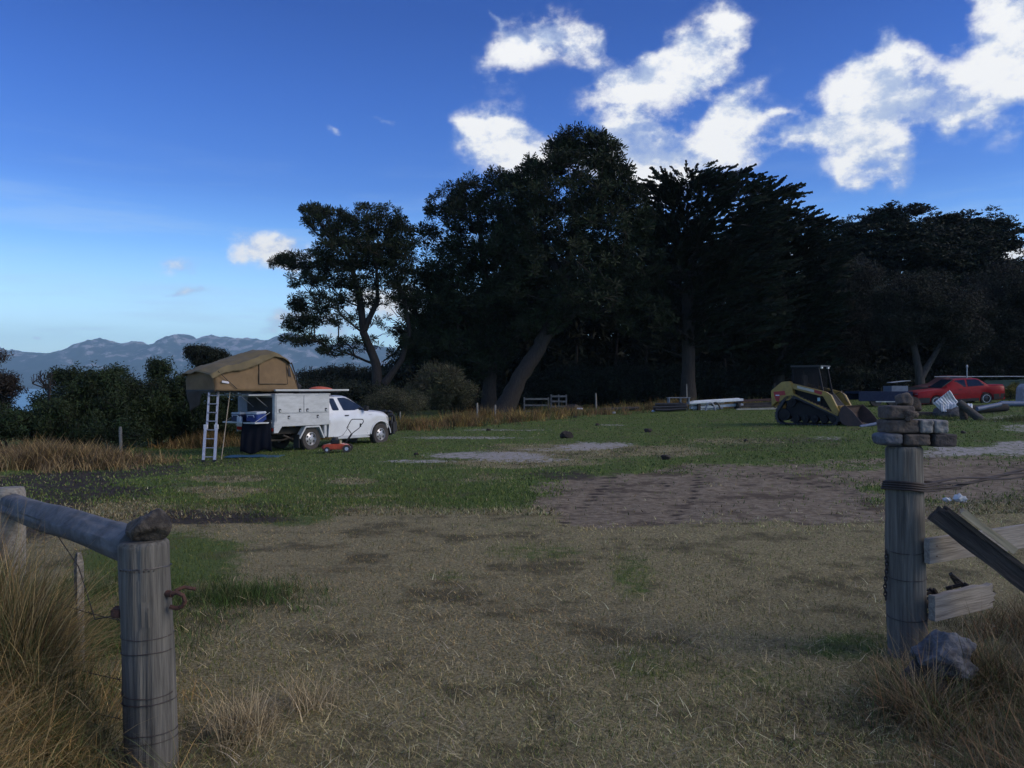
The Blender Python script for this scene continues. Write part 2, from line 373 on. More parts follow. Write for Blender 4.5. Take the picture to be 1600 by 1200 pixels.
def build_sea_hills():
    s = MB(); s.add([(-30000, 300, -12), (30000, 300, -12), (30000, 6600, -12), (-30000, 6600, -12)], [(0, 1, 2, 3)])
    m = mat('sea_water', (.02, .13, .20), rough=.3, col2=(.05, .17, .24), scale=.02, stretch=(1, .3, 1), bump=.5, bscale=.2, coords='Object')
    tag(s.build('sea', m), kind='structure')
    D0 = 6500.; D1 = 9000.
    prof = [(-900,560),(-600,548),(-300,556),(-120,562),(0,543),(35,550),(80,552),(115,547),(140,532),(152,530),(172,532),(190,537),(215,534),(240,541),(255,536),(268,526),(285,521),(300,527),(312,531),(325,526),(337,524),(350,528),(380,529),(400,530),(420,532),(437,526),(455,520),(475,527),(520,540),(560,536),(620,545),(700,556),(900,560),(1300,566),(2000,550),(2600,560)]
    pu = np.array([p[0] for p in prof]); pv = np.array([p[1] for p in prof])
    us = np.linspace(-900, 2600, 900); top = np.interp(us, pu, pv)
    K = 60; V = []
    ridge = (HV-top)/F*D1+14
    for k in range(K):
        t = k/(K-1); y = D0+(D1-D0)*t
        x = (us-CU)/F*(D0*.35+D1*.65)*(1+.15*t)
        x = (us-CU)/F*D1
        spur = vnoise(x, np.full_like(x, y), 1/700., 31, 5); fine_ = vnoise(x, np.full_like(x, y), 1/130., 33, 4)
        env = .16*smooth(0, .5, t)+.84*smooth(.35, 1, t)**1.25
        crag = vnoise(x, np.full_like(x, y), 1/42., 35, 3)
        h = ridge*env*(1+spur*.38*(1-t)*min(1, t*3))+fine_*26*min(1, t*2)*(1 if t < 1 else .6)+crag*26*t*smooth(300, 430, ridge)
        V.append(np.stack([x, np.full_like(x, y)+spur*150*(1-t), h-13], 1))
    x = (us-CU)/F*D1; V.append(np.stack([x, np.full_like(x, D1+900), np.full_like(x, -13)+ridge*.3], 1)); K += 1
    V = np.concatenate(V); i = np.arange(K*900).reshape(K, 900)
    Fq = np.stack([i[:-1, :-1], i[:-1, 1:], i[1:, 1:], i[1:, :-1]], -1).reshape(-1, 4)
    m = bpy.data.materials.new('hill_scrub'); m.use_nodes = True; t = m.node_tree; b = t.nodes['Principled BSDF']; b.inputs['Roughness'].default_value = 1; b.inputs['Specular IOR Level'].default_value = 0
    geo = t.nodes.new('ShaderNodeNewGeometry'); nz = t.nodes.new('ShaderNodeTexNoise'); nz.inputs['Scale'].default_value = .0065; nz.inputs['Detail'].default_value = 9; nz.inputs['Roughness'].default_value = .7
    t.links.new(geo.outputs['Position'], nz.inputs[0])
    sp = t.nodes.new('ShaderNodeSeparateXYZ'); t.links.new(geo.outputs['Position'], sp.inputs[0])
    hr = t.nodes.new('ShaderNodeMapRange'); hr.inputs[1].default_value = 60; hr.inputs[2].default_value = 560; hr.inputs[3].default_value = -.10; hr.inputs[4].default_value = .06; t.links.new(sp.outputs[2], hr.inputs[0])
    ad = t.nodes.new('ShaderNodeMath'); ad.operation = 'ADD'; t.links.new(nz.outputs[0], ad.inputs[0]); t.links.new(hr.outputs[0], ad.inputs[1])
    r = t.nodes.new('ShaderNodeValToRGB'); e = r.color_ramp.elements
    e[0].position = .40; e[0].color = (.018, .028, .024, 1); e[1].position = .58; e[1].color = (.34, .31, .32, 1)
    q = e.new(.53); q.color = (.05, .056, .05, 1)
    t.links.new(ad.outputs[0], r.inputs[0]); t.links.new(r.outputs[0], b.inputs['Base Color'])
    o = np_mesh('hills', V, Fq, m, smooth_=True, nside=4); tag(o, kind='structure')
build_sea_hills()

def build_haze():
    s = MB(); s.box((0, 4300, 300), (26000, 11600, 650)); hz = s.build('haze', mat('haze_tmp', (1, 1, 1)))
    m = bpy.data.materials.new('haze_air'); m.use_nodes = True; t = m.node_tree; t.nodes.clear()
    v = t.nodes.new('ShaderNodeVolumePrincipled'); v.inputs['Color'].default_value = (.50, .80, 1.0, 1); v.inputs['Density'].default_value = HAZE; v.inputs['Anisotropy'].default_value = 0
    o = t.nodes.new('ShaderNodeOutputMaterial'); t.links.new(v.outputs[0], o.inputs['Volume'])
    hz.data.materials.clear(); hz.data.materials.append(m); hz['kind'] = 'stuff'; hz['label'] = 'pale blue haze between the paddock and the far hills'
HAZE = 1.0e-4
build_haze()

# ---------------------------------------------------------------- trees
BARK = mat('pine_bark', (.040, .033, .029), .95, col2=(.016, .013, .012), scale=5, stretch=(3, 3, .5), bump=.6)
BARKP = mat('pale_bark', (.06, .054, .05), .9, col2=(.025, .022, .02), scale=4, stretch=(3, 3, .6), bump=.5)
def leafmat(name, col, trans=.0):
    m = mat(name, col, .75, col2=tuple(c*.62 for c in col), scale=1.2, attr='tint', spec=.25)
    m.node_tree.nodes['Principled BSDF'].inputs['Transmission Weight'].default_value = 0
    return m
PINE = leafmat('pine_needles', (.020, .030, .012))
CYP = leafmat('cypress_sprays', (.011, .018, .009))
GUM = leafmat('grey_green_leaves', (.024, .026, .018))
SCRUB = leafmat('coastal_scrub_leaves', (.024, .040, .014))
OLIVE = leafmat('olive_twigs', (.075, .075, .040))
BROWNL = leafmat('dry_brown_twigs', (.040, .034, .026))
TEATREE = leafmat('teatree_leaves', (.016, .022, .013))

def unit(n, r=rng):
    v = r.normal(size=(n, 3)); return v/np.linalg.norm(v, axis=1, keepdims=True)
def leaves(centers, R, M, w, tint, kind='puff', dirs=None, r=rng):
    """M narrow triangles per centre; returns verts, faces, colours"""
    K = len(centers); n = K*M
    R = np.broadcast_to(np.asarray(R, float), (K,)); c = np.repeat(centers, M, 0); Rr = np.repeat(R, M)[:, None]
    if kind == 'puff':
        d = unit(n, r); d[:, 2] = d[:, 2]*.85+.15; base = c+d*Rr*.12; tip = c+d*Rr*r.uniform(.75, 1.1, (n, 1))
    elif kind == 'leaf':
        d = unit(n, r); p = c+d*Rr*r.uniform(.2, 1, (n, 1))*np.array([1, 1, .85]); q = unit(n, r)*w*r.uniform(1.2, 2.6, (n, 1)); base = p-q; tip = p+q
    elif kind == 'spray':
        D = np.repeat(dirs, M, 0); t = r.uniform(0, 1, (n, 1))**.8
        p = c+D*Rr*(t*1.5-.5); off = unit(n, r)*np.array([1, 1, .5])*Rr*.42*(1.05-t)
        base = p+off*.25; tip = p+off+D*Rr*.42
    elif kind == 'flat':
        d = unit(n, r)*np.array([1, 1, .22]); p = c+d*Rr*r.uniform(.3, 1.1, (n, 1)); q = unit(n, r)*np.array([1, 1, .5])*.26; q[:, 2] += .06; base = p-q; tip = p+q
    ax = tip-base; s = np.cross(ax, unit(n, r)); s /= np.linalg.norm(s, axis=1, keepdims=True)+1e-9
    W_ = w*r.uniform(.7, 1.3, (n, 1))
    if kind in ('leaf', 'flat'): a = (base+tip)/2+s*W_*.9; b_ = base; cc = tip; V = np.stack([a, b_, cc], 1)
    else: V = np.stack([base, tip+s*W_*.55, tip-s*W_*.55], 1)
    V = V.reshape(-1, 3); Fc = np.arange(n*3).reshape(-1, 3)
    tn = np.repeat(tint, M*3, 0); tn = tn*np.repeat(r.uniform(.75, 1.25, (n, 1)), 3, 0)
    return V, Fc, tn
def join(parts):
    V = []; Fc = []; T = []; k = 0
    for v, f, t in parts: V.append(v); Fc.append(f+k); T.append(t); k += len(v)
    return np.concatenate(V), np.concatenate(Fc), np.concatenate(T)

def skeleton(trunks, tips, trunk_r, tip_r=.018, step=1.1, rise=.35, r=rng):
    P = []; par = []; fixed = []
    for tr in trunks:
        tr = [np.array(p, float) for p in tr[0]]; prev = -1
        if P:
            A = np.array(P); prev = int(np.argmin(np.linalg.norm(A-tr[0], axis=1)))
        for a, b_ in zip(tr[:-1], tr[1:]):
            L_ = np.linalg.norm(b_-a); m = max(2, int(L_/.8))
            for k in range(m):
                P.append(a+(b_-a)*k/m+(r.normal(size=3)*.03)); par.append(prev); prev = len(P)-1; fixed.append(1)
        P.append(tr[-1]); par.append(prev); fixed.append(1)
    nt_ = len(P)
    A = np.zeros((len(P)+len(tips)*14, 3)); A[:len(P)] = P; n = len(P); par = list(par)
    base = A[:n].copy()
    dist = np.array([np.min(np.linalg.norm(base-t, axis=1)) for t in tips]); order = np.argsort(dist)
    tipn = []
    for ti in order:
        t = tips[ti]; D = A[:n]-t
        cost = np.linalg.norm(D, axis=1)+np.maximum(0, D[:, 2]+.15)*1.6
        j = int(np.argmin(cost)); a = A[j]; L_ = np.linalg.norm(t-a); m = min(12, max(1, int(L_/step)))
        prev = j; sag = np.array([0, 0, -L_*.10*rise]); wob = r.normal(size=3)*L_*.05
        for k in range(1, m+1):
            s = k/m; A[n] = a+(t-a)*s+(sag+wob)*math.sin(math.pi*s); par.append(prev); prev = n; n += 1
        tipn.append(prev)
    A = A[:n]; par = np.array(par); cnt = np.zeros(n)
    for t in tipn: cnt[t] += 1
    for i in range(n-1, -1, -1):
        if par[i] >= 0 and par[i] < i: cnt[par[i]] += max(cnt[i], .0)
    # trunk nodes may be parented forward only, so the order above is enough
    cm = max(cnt.max(), 1); rd = tip_r+(trunk_r-tip_r)*(cnt/cm)**.62
    return A, par, rd, np.array(tipn), nt_
def limbs_mesh(A, par, rd, minr=0, sides=4):
    ch = np.where(par >= 0)[0]; ch = ch[rd[ch] > minr]; a = A[par[ch]]; b_ = A[ch]; ra = np.minimum(rd[par[ch]], rd[ch]*1.35); rb = rd[ch]
    d = b_-a; d /= np.linalg.norm(d, axis=1, keepdims=True)+1e-9
    ref = np.where(np.abs(d[:, 2:3]) < .9, np.array([[0, 0, 1.]]), np.array([[1., 0, 0]])); s = np.cross(d, ref); s /= np.linalg.norm(s, axis=1, keepdims=True)+1e-9; t = np.cross(d, s)
    V = []
    for k in range(sides):
        g = 2*math.pi*k/sides; o = s*math.cos(g)+t*math.sin(g); V.append(a-d*ra[:, None]*.4+o*ra[:, None]); V.append(b_+o*rb[:, None])
    V = np.stack(V, 1); n = len(ch); base = np.arange(n)[:, None]*sides*2; Fq = []
    for k in range(sides):
        j = (k+1) % sides; Fq.append(np.concatenate([base+2*k, base+2*j, base+2*j+1, base+2*k+1], 1))
    return V.reshape(-1, 3), np.concatenate(Fq)

def trunk_tube(o_parent, pts, radii, m, name='trunk', n=14, root=True):
    """bark-covered tapering stem with root flare and uneven surface"""
    P = [Vector(p) for p in pts]; out = []; rr = []
    for i in range(len(P)-1):
        k = max(2, int((P[i+1]-P[i]).length/.5))
        for j in range(k):
            s = j/k; out.append(P[i].lerp(P[i+1], s)); rr.append(radii[i]*(1-s)+radii[i+1]*s)
    out.append(P[-1]); rr.append(radii[-1])
    if root:
        for i in range(min(4, len(rr))): rr[i] *= 1+.45*(1-i/4)**2
    s = MB(); s.tube(out, rr, n)
    for i, v in enumerate(s.v):
        q = mnoise.noise(Vector(v)*1.7)*.10*rr[0]+mnoise.noise(Vector((v[0]*6, v[1]*6, v[2]*1.2)))*.06*rr[0]
        c = out[min(i//n, len(out)-1)]; dv = (Vector(v)-c); s.v[i] = tuple(Vector(v)+dv.normalized()*q if dv.length > 1e-6 else v)
    return s.build(name, m, o_parent, smooth_=True)

def crown_points(ells, d, depth, n, r, shell=.55):
    ar = np.array([(e[2]*e[3])**.82*(e[4] if len(e) > 4 else 1) for e in ells], float); pick = r.choice(len(ells), n, p=ar/ar.sum()); out = []
    for k in pick:
        e = ells[k]; q = unit(1, r)[0]*(shell+(1-shell)*r.random())**.6*(r.random()**.33 if r.random() > shell else 1)
        u = e[0]+q[0]*e[2]; v = e[1]+q[2]*e[3]; y = d+q[1]*min(depth, e[2]/F*d*1.1)+ (e[5] if len(e) > 5 else 0)
        out.append(((u-CU)/F*d, y, EYE-(v-HV)/F*d))
    return np.array(out)

def tree(name, label, d, trunks, ells, ntips, depth=5, leafm=PINE, bark=BARK, kind='pine', tr=.4, R=.45, M=26, w=.09, seed=1, group='tall trees behind the paddock', cat='tree', tip_r=.02, extra=1, base_dz=0, bare=(), step=1.1, shell=.55):
    """trunks: list of ((u,v), ...) in photo positions at distance d with radii; ells: crown lobes"""
    r = np.random.default_rng(seed)
    (u0, v0) = trunks[0][0][0]; g = G(u0, d); root = empty(name, g, label, cat, group=group)
    inv = Vector(g)
    T = []
    for pts, radii in trunks:
        q = [W3(u, v, d) for (u, v) in pts]
        if pts is trunks[0][0]: q[0] = Vector((q[0].x, q[0].y, g.z-.15))
        T.append(([p-inv for p in q], radii))
        trunk_tube(root, [p-inv for p in q], radii, bark)
    tips = crown_points(ells, d, depth, ntips, r, shell)-np.array(inv)
    A, par, rd, tn, nt_ = skeleton([([tuple(p) for p in t[0]], 0) for t in T], tips, tr*.55, tip_r, step=step, r=r)
    V, Fq = limbs_mesh(A, np.where(np.arange(len(A)) < nt_, -1, par), rd)
    np_mesh('limbs', V, Fq, bark, root, nside=4, smooth_=True)
    leafidx = np.ones(len(tn), bool)
    cen = [A[tn]]
    if extra:
        pi = par[tn]; ok = pi >= nt_; cen.append((A[tn][ok]*.45+A[pi][ok]*.55)+r.normal(size=(ok.sum(), 3))*R*.6)
    cen = np.concatenate(cen)
    for (bu, bv, br) in bare:   # thin, nearly leafless places
        q = np.hypot((cen[:, 0]+inv.x)-(bu-CU)/F*d, (cen[:, 2]+inv.z)-(EYE-(bv-HV)/F*d)); keep = (q > br/F*d) | (r.random(len(cen)) < .15); cen = cen[keep]
    tint = r.uniform(.6, 1.45, (len(cen), 1))*np.array([[1, 1, 1]])*(1+r.normal(size=(len(cen), 3))*.07)
    if kind == 'pine': V, Fc, tt = leaves(cen, r.uniform(.75, 1.25, len(cen))*R, M, w, tint, 'puff', r=r)
    elif kind == 'cypress':
        ax = np.array([tuple(T[0][0][0])]); dd = cen-np.array([[ax[0, 0], ax[0, 1], 0]]); dd[:, 2] = np.abs(dd[:, 2])*.0; dd /= np.linalg.norm(dd, axis=1, keepdims=True)+1e-9
        dd = dd+np.array([[.25, 0, .42]])+r.normal(size=dd.shape)*.25; dd /= np.linalg.norm(dd, axis=1, keepdims=True)
        V, Fc, tt = leaves(cen, r.uniform(.7, 1.3, len(cen))*R, M, w, tint, 'spray', dd, r)
    elif kind == 'flat': V, Fc, tt = leaves(cen, r.uniform(.7, 1.3, len(cen))*R, M, w, tint, 'flat', r=r)
    else: V, Fc, tt = leaves(cen, r.uniform(.7, 1.3, len(cen))*R, M, w, tint, 'leaf', r=r)
    np_mesh('crown', V, Fc, leafm, root, col=np.clip(tt, .2, 2.5))
    return root

TG = 'tall trees behind the paddock'
tree('pine_tree', 'lone open-crowned pine leaning left behind the white ute, hills showing through its limbs', 56,
     [(((592, 628), (588, 570), (568, 520), (562, 460), (545, 400), (515, 355)), (.40, .32, .26, .20, .13, .05)),
      (((600, 600), (628, 562), (640, 520), (632, 470), (612, 420), (600, 360)), (.20, .17, .15, .12, .08, .04)),
      (((566, 520), (590, 470), (588, 420), (575, 370)), (.2, .16, .1, .05))],
     [(515, 345, 44, 22), (492, 330, 22, 10), (588, 345, 50, 24), (545, 372, 50, 22), (625, 372, 30, 28), (560, 395, 70, 26), (612, 410, 46, 34), (480, 408, 50, 13), (447, 412, 26, 9), (530, 430, 62, 24),
      (478, 440, 34, 10, .6), (500, 472, 52, 18, .8), (468, 478, 20, 8, .7), (590, 455, 46, 30, .6), (632, 455, 30, 40, .8), (545, 500, 40, 14, .35), (470, 510, 26, 9, .5), (485, 532, 52, 8, .9), (530, 550, 40, 8, .5), (480, 500, 40, 8, .8), (560, 540, 40, 14, .3), (610, 500, 40, 30, .25), (640, 520, 22, 30, .4)],
     1500, depth=4.5, tr=.42, R=.38, M=42, w=.05, seed=3, extra=0, step=.8, bare=((600, 500, 30), (590, 430, 14)))
tree('pine_tree', 'dark layered pine filling the gap between the lone pine and the tallest one', 58,
     [(((762, 632), (768, 560), (765, 480), (755, 400), (745, 330)), (.5, .42, .34, .22, .08))],
     [(735, 300, 48, 18), (775, 280, 24, 16), (700, 322, 42, 20), (745, 340, 66, 26), (690, 372, 44, 24), (760, 390, 60, 40), (700, 420, 52, 30, 1.4), (668, 440, 24, 14), (740, 470, 84, 44, 1.6), (680, 480, 52, 40, 1.6), (655, 520, 40, 26, 1.4), (705, 545, 66, 30, 1.5), (640, 555, 30, 18), (770, 540, 40, 40), (800, 420, 40, 80, .8), (740, 575, 50, 20)],
     2000, depth=6, tr=.45, R=.48, M=34, w=.07, seed=4, extra=0)
tree('pine_tree', 'tallest pine with a round billowing top and a pale trunk leaning right', 55,
     [(((785, 640), (812, 590), (842, 545), (868, 490), (885, 430), (896, 360), (900, 290)), (.62, .52, .46, .40, .32, .22, .10)),
      (((868, 490), (905, 455), (940, 400), (955, 340)), (.26, .2, .14, .06)), (((880, 445), (850, 380), (835, 310)), (.2, .14, .05)),
      (((852, 530), (900, 490), (960, 470), (1010, 470)), (.16, .13, .10, .04))],
     [(905, 222, 42, 20), (880, 238, 30, 20), (940, 238, 34, 26), (905, 262, 62, 26, .8), (850, 262, 34, 18), (828, 280, 34, 18), (965, 275, 30, 24), (880, 305, 90, 30, .8), (945, 310, 50, 30), (988, 310, 26, 22), (800, 290, 26, 14), (815, 322, 50, 26), (860, 360, 80, 40), (950, 365, 70, 40), (1000, 350, 30, 26), (800, 385, 46, 36), (890, 420, 100, 40, 1.1), (985, 420, 60, 46), (820, 450, 56, 36), (920, 470, 90, 30, .8), (1000, 490, 50, 36, .7), (840, 505, 50, 26, .8)],
     2500, depth=7, tr=.55, R=.48, M=34, w=.07, seed=5, extra=0)
tree('cypress_tree', 'dark cypress with upswept sprays over a thick straight trunk right of the tallest pine', 57,
     [(((1075, 632), (1076, 540), (1074, 460), (1080, 400), (1085, 350)), (.50, .43, .36, .24, .08)),
      (((1076, 470), (1120, 400), (1160, 330)), (.24, .16, .06))],
     [(1070, 285, 40, 16), (1110, 285, 28, 16), (1040, 305, 40, 18), (1150, 290, 44, 16), (1185, 300, 36, 14), (1218, 308, 26, 9), (1095, 325, 84, 24), (1195, 328, 44, 16), (1120, 365, 110, 32, 1.3), (1050, 370, 50, 40), (1180, 370, 56, 30), (1100, 420, 110, 40, 1.3), (1170, 430, 70, 46), (1060, 465, 70, 36), (1130, 490, 80, 40), (1050, 520, 50, 30, .8), (1180, 500, 50, 40)],
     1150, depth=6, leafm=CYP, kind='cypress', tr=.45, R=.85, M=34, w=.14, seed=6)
tree('cypress_tree', 'smaller drooping cypress beside the upswept one, its top feathering to the right', 60,
     [(((1215, 630), (1222, 540), (1225, 450), (1232, 370)), (.4, .32, .24, .08))],
     [(1238, 352, 40, 14), (1270, 352, 26, 9), (1215, 372, 44, 20), (1262, 385, 50, 18), (1235, 410, 70, 32, 1.2), (1285, 420, 40, 26), (1230, 465, 78, 40, 1.2), (1215, 520, 70, 40), (1275, 500, 46, 50), (1240, 570, 60, 30)],
     760, depth=6, leafm=CYP, kind='cypress', tr=.36, R=.8, M=34, w=.14, seed=7)
tree('cypress_tree', 'far flat-topped cypress with tiered level boughs above the grey gum trees', 82,
     [(((1402, 636), (1405, 540), (1400, 450), (1408, 380), (1400, 335)), (.6, .5, .38, .22, .08)), (((1402, 470), (1350, 410), (1325, 365)), (.28, .18, .06)), (((1404, 440), (1450, 390), (1470, 360)), (.26, .16, .06))],
     [(1398, 332, 48, 6, 1.6), (1385, 345, 34, 6), (1325, 356, 34, 5, 1.5), (1360, 368, 62, 10, 1.5), (1430, 356, 40, 8), (1450, 375, 60, 14, 1.3), (1350, 392, 56, 14, 1.3), (1420, 402, 90, 18, 1.3), (1330, 420, 50, 16), (1470, 410, 50, 18), (1400, 440, 80, 22)],
     620, depth=8, leafm=CYP, kind='flat', tr=.5, R=.95, M=48, w=.15, seed=8)
tree('cypress_tree', 'far flat-topped cypress at the right edge with boughs reaching out to the right', 84,
     [(((1520, 636), (1522, 520), (1515, 430), (1500, 350)), (.6, .48, .32, .08)), (((1518, 440), (1560, 400), (1580, 362)), (.28, .16, .06))],
     [(1480, 345, 32, 7, 1.5), (1510, 352, 46, 9, 1.4), (1555, 350, 30, 5, 1.2), (1570, 362, 28, 6, 1.2), (1500, 375, 70, 14, 1.3), (1570, 385, 36, 7, 1.2), (1600, 415, 40, 8), (1500, 405, 70, 20, 1.2), (1475, 435, 60, 20), (1560, 428, 40, 14), (1530, 460, 80, 26)],
     620, depth=8, leafm=CYP, kind='flat', tr=.5, R=.95, M=48, w=.15, seed=9)
gumg = 'grey-green gum trees behind the machinery'
for i, (lab, d, tr_, el_, nn) in enumerate((
    ('dusty grey-green gum between the drooping cypress and the forked pale trunk', 66, [(((1335, 632), (1338, 560), (1345, 480)), (.24, .2, .08))],
     [(1340, 432, 40, 26), (1310, 470, 48, 34, 1.2), (1370, 470, 44, 30), (1335, 520, 62, 40, 1.2), (1300, 560, 50, 40)], 700),
    ('round-headed gum on a pale forked trunk above the blue trailer', 56, [(((1440, 618), (1436, 580), (1425, 525), (1410, 480)), (.3, .26, .17, .06)), (((1438, 590), (1460, 555), (1482, 520), (1500, 480)), (.2, .16, .12, .05))],
     [(1415, 465, 52, 30), (1460, 488, 50, 26), (1405, 505, 46, 30), (1485, 470, 40, 26), (1500, 520, 44, 30), (1440, 450, 36, 22)], 700),
    ('dark gum at the right edge behind the red car', 62, [(((1565, 632), (1562, 560), (1570, 480)), (.28, .22, .08))],
     [(1570, 440, 50, 30), (1530, 480, 50, 36), (1600, 490, 60, 50), (1560, 530, 60, 50), (1640, 470, 60, 60), (1620, 560, 70, 50), (1530, 560, 46, 40)], 850))):
    tree('gum_tree', lab, d, tr_, el_, nn, depth=5, leafm=GUM, bark=BARKP if i == 1 else BARK, kind='gum', tr=.25, R=.62, M=60, w=.055, seed=20+i, group=gumg)
# slender dark trunks inside the wood
for i, (u, v1, d, r_) in enumerate(((905, 540, 66, .16), (963, 520, 68, .14), (1010, 540, 64, .13), (1140, 560, 66, .15), (1300, 540, 68, .16))):
    g = G(u, d); o = empty('bare_tree', g, ['thin dark trunk just right of the stock panels', 'thin dark trunk behind the single wooden stake', 'thin dark trunk left of the straight cypress trunk', 'thin dark trunk above the white steel lengths', 'thin dark trunk behind the skid loader'][i], 'tree', group='thin dark trunks inside the wood')
    tp = W3(u+random.uniform(-9, 9), v1, d)-g
    trunk_tube(o, [(0, 0, -.2), tp*.5+Vector((random.uniform(-.2, .2), 0, 0)), tp], (r_, r_*.8, r_*.35), BARK)

# the mass of the wood behind: nobody could count it
def wood_mass():
    r = np.random.default_rng(50); cs = []
    top = [(600, 590), (640, 560), (680, 500), (760, 440), (860, 400), (1000, 400), (1120, 420), (1250, 430), (1330, 460), (1420, 470), (1520, 480), (1700, 480), (1900, 500)]
    tu = [t[0] for t in top]; tv = [t[1] for t in top]
    for k in range(9500):
        u = r.uniform(600, 1900); vt = np.interp(u, tu, tv)+r.normal()*8; v = vt+(640-vt)*r.random()**.75
        d = r.uniform(68, 78); x = (u-CU)/F*d; cs.append((x, d, max(EYE-(v-HV)/F*d, gz(x, d)+.3)))
    cs = np.array(cs)
    # leave a few chinks where the sky shows through between the trunks
    u = CU+cs[:, 0]/cs[:, 1]*F; v = HV+(EYE-cs[:, 2])/cs[:, 1]*F
    keep = np.ones(len(cs), bool)
    for (hu, hv, hr) in ((765, 545, 14), (1112, 480, 13), (1103, 500, 10), (630, 560, 20), (700, 585, 10), (860, 440, 10), (985, 455, 8)):
        keep &= np.hypot(u-hu, v-hv) > hr
    cs = cs[keep]
    tint = r.uniform(.5, 1.3, (len(cs), 1))*np.ones((1, 3))
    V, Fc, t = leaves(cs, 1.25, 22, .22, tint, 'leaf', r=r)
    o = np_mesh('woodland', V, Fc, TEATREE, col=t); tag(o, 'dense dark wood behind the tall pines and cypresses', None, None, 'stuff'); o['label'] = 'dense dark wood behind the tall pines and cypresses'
wood_mass()

# ---------------------------------------------------------------- shrubs
def shrub(label, u, d, ells, n, leafm=SCRUB, R=.28, M=34, w=.035, kind='leaf', depth=1.6, group=None, seed=1, stem_r=.05, name='shrub', cat='shrub', tip_r=.008, step=.5, extra=1, shell=.45, bark=BARK):
    r = np.random.default_rng(seed); g = G(u, d); root = empty(name, g, label, cat, group=group)
    tips = crown_points(ells, d, depth, n, r, shell)-np.array(g); tips[:, 2] = np.maximum(tips[:, 2], .15)
    bs = [Vector((r.uniform(-.4, .4), r.uniform(-.2, .2), -.1)) for _ in range(3)]
    top = tips.mean(0)
    A, par, rd, tn, nt_ = skeleton([([tuple(b), tuple(Vector(b)*.4+Vector(top)*.6)], 0) for b in bs], tips, stem_r, tip_r, step=step, r=r)
    V, Fq = limbs_mesh(A, par, rd, sides=3); np_mesh('stems', V, Fq, bark, root, nside=4)
    cen = A[tn]
    if extra: pi = par[tn]; ok = pi >= 0; cen = np.concatenate([cen, A[pi[ok]]+r.normal(size=(ok.sum(), 3))*R*.4])
    tint = r.uniform(.6, 1.5, (len(cen), 1))*(1+r.normal(size=(len(cen), 3))*.06)
    V, Fc, tt = leaves(cen, r.uniform(.7, 1.3, len(cen))*R, M, w, tint, kind if kind != 'spray' else 'puff', r=r)
    np_mesh('foliage', V, Fc, leafm, root, col=np.clip(tt, .2, 2.5)); return root
TH = 'dark coastal shrubs along the left fence'
shrub('tallest shrub of the left thicket, with sparse twigs poking up at its top', 150, 27, [(125, 590, 22, 10), (95, 588, 18, 9), (150, 602, 50, 18), (120, 630, 60, 30), (165, 590, 24, 8), (180, 640, 50, 40), (118, 570, 8, 6, .6)], 420, seed=31, group=TH, R=.3)
shrub('broad shrub with a level top right of the tallest one in the left thicket', 205, 28, [(195, 600, 34, 12), (180, 582, 14, 6), (225, 620, 44, 26), (200, 650, 56, 36)], 330, seed=32, group=TH, R=.3)
shrub('shrub with a knobbly dark head standing just left of the tent', 250, 29, [(248, 574, 15, 10, 1.5), (246, 592, 12, 10), (262, 612, 38, 22), (290, 600, 18, 18), (270, 650, 52, 40)], 380, seed=33, group=TH, R=.28)
shrub('shrub under and behind the ladder of the roof tent', 340, 29, [(330, 625, 46, 26), (350, 655, 50, 34), (300, 645, 40, 36), (385, 630, 30, 26)], 330, seed=34, group=TH, R=.3)
shrub('low dark shrub at the far left edge of the paddock', 20, 25, [(0, 658, 60, 24), (50, 660, 46, 22), (84, 636, 18, 10), (-50, 640, 44, 34)], 330, seed=35, group=TH, R=.3)
shrub('dark shrub between the left edge and the tallest shrub of the thicket', 95, 26, [(100, 646, 30, 28), (110, 660, 60, 26), (60, 665, 50, 22), (170, 672, 70, 22)], 340, seed=36, group=TH, R=.3)
shrub('brownish windblown treetop hanging in from the left edge', -5, 26, [(5, 592, 26, 10), (-20, 600, 40, 20), (15, 606, 14, 5), (-5, 555, 8, 7), (0, 625, 14, 10)], 200, leafm=BROWNL, seed=37, R=.24, w=.03)
shrub('leafless grey twiggy shrub left of the tallest shrub in the thicket', 72, 25, [(68, 592, 18, 16, 1), (78, 600, 12, 14)], 60, leafm=BROWNL, seed=38, R=.1, M=5, w=.012, extra=0)
shrub('windswept tea-tree leaning left behind the roof tent', 350, 36, [(305, 548, 13, 7, 1.6), (318, 552, 20, 9, 1.6), (335, 556, 20, 8), (322, 566, 20, 8), (345, 562, 14, 7), (335, 576, 12, 8)], 330, leafm=TEATREE, seed=39, R=.26, M=44, w=.035, name='tea_tree', cat='tree', stem_r=.12)
MS = 'low scrub beyond the white ute'
shrub('low scrub on the skyline right of the tent', 520, 82, [(500, 588, 40, 8), (540, 584, 40, 10), (520, 602, 70, 16)], 260, leafm=TEATREE, seed=40, R=.7, M=40, w=.10, depth=5, group=MS, step=1)
shrub('low scrub on the skyline at the foot of the lone pine', 600, 80, [(590, 586, 40, 9), (630, 590, 46, 14), (600, 608, 80, 20)], 300, leafm=TEATREE, seed=41, R=.7, M=40, w=.10, depth=5, group=MS, step=1)
shrub('pale twiggy olive shrub between the lone pine and the leaning trunk', 695, 46, [(690, 592, 36, 20), (672, 612, 40, 22), (712, 612, 36, 24)], 330, leafm=OLIVE, seed=42, R=.42, M=40, w=.022, depth=2.2, group=MS, kind='spray')
shrub('dull olive shrub behind the bonnet of the white ute', 620, 42, [(610, 622, 34, 14), (640, 628, 34, 16), (590, 632, 30, 12)], 240, leafm=OLIVE, seed=43, R=.4, M=40, w=.025, depth=2, group=MS)
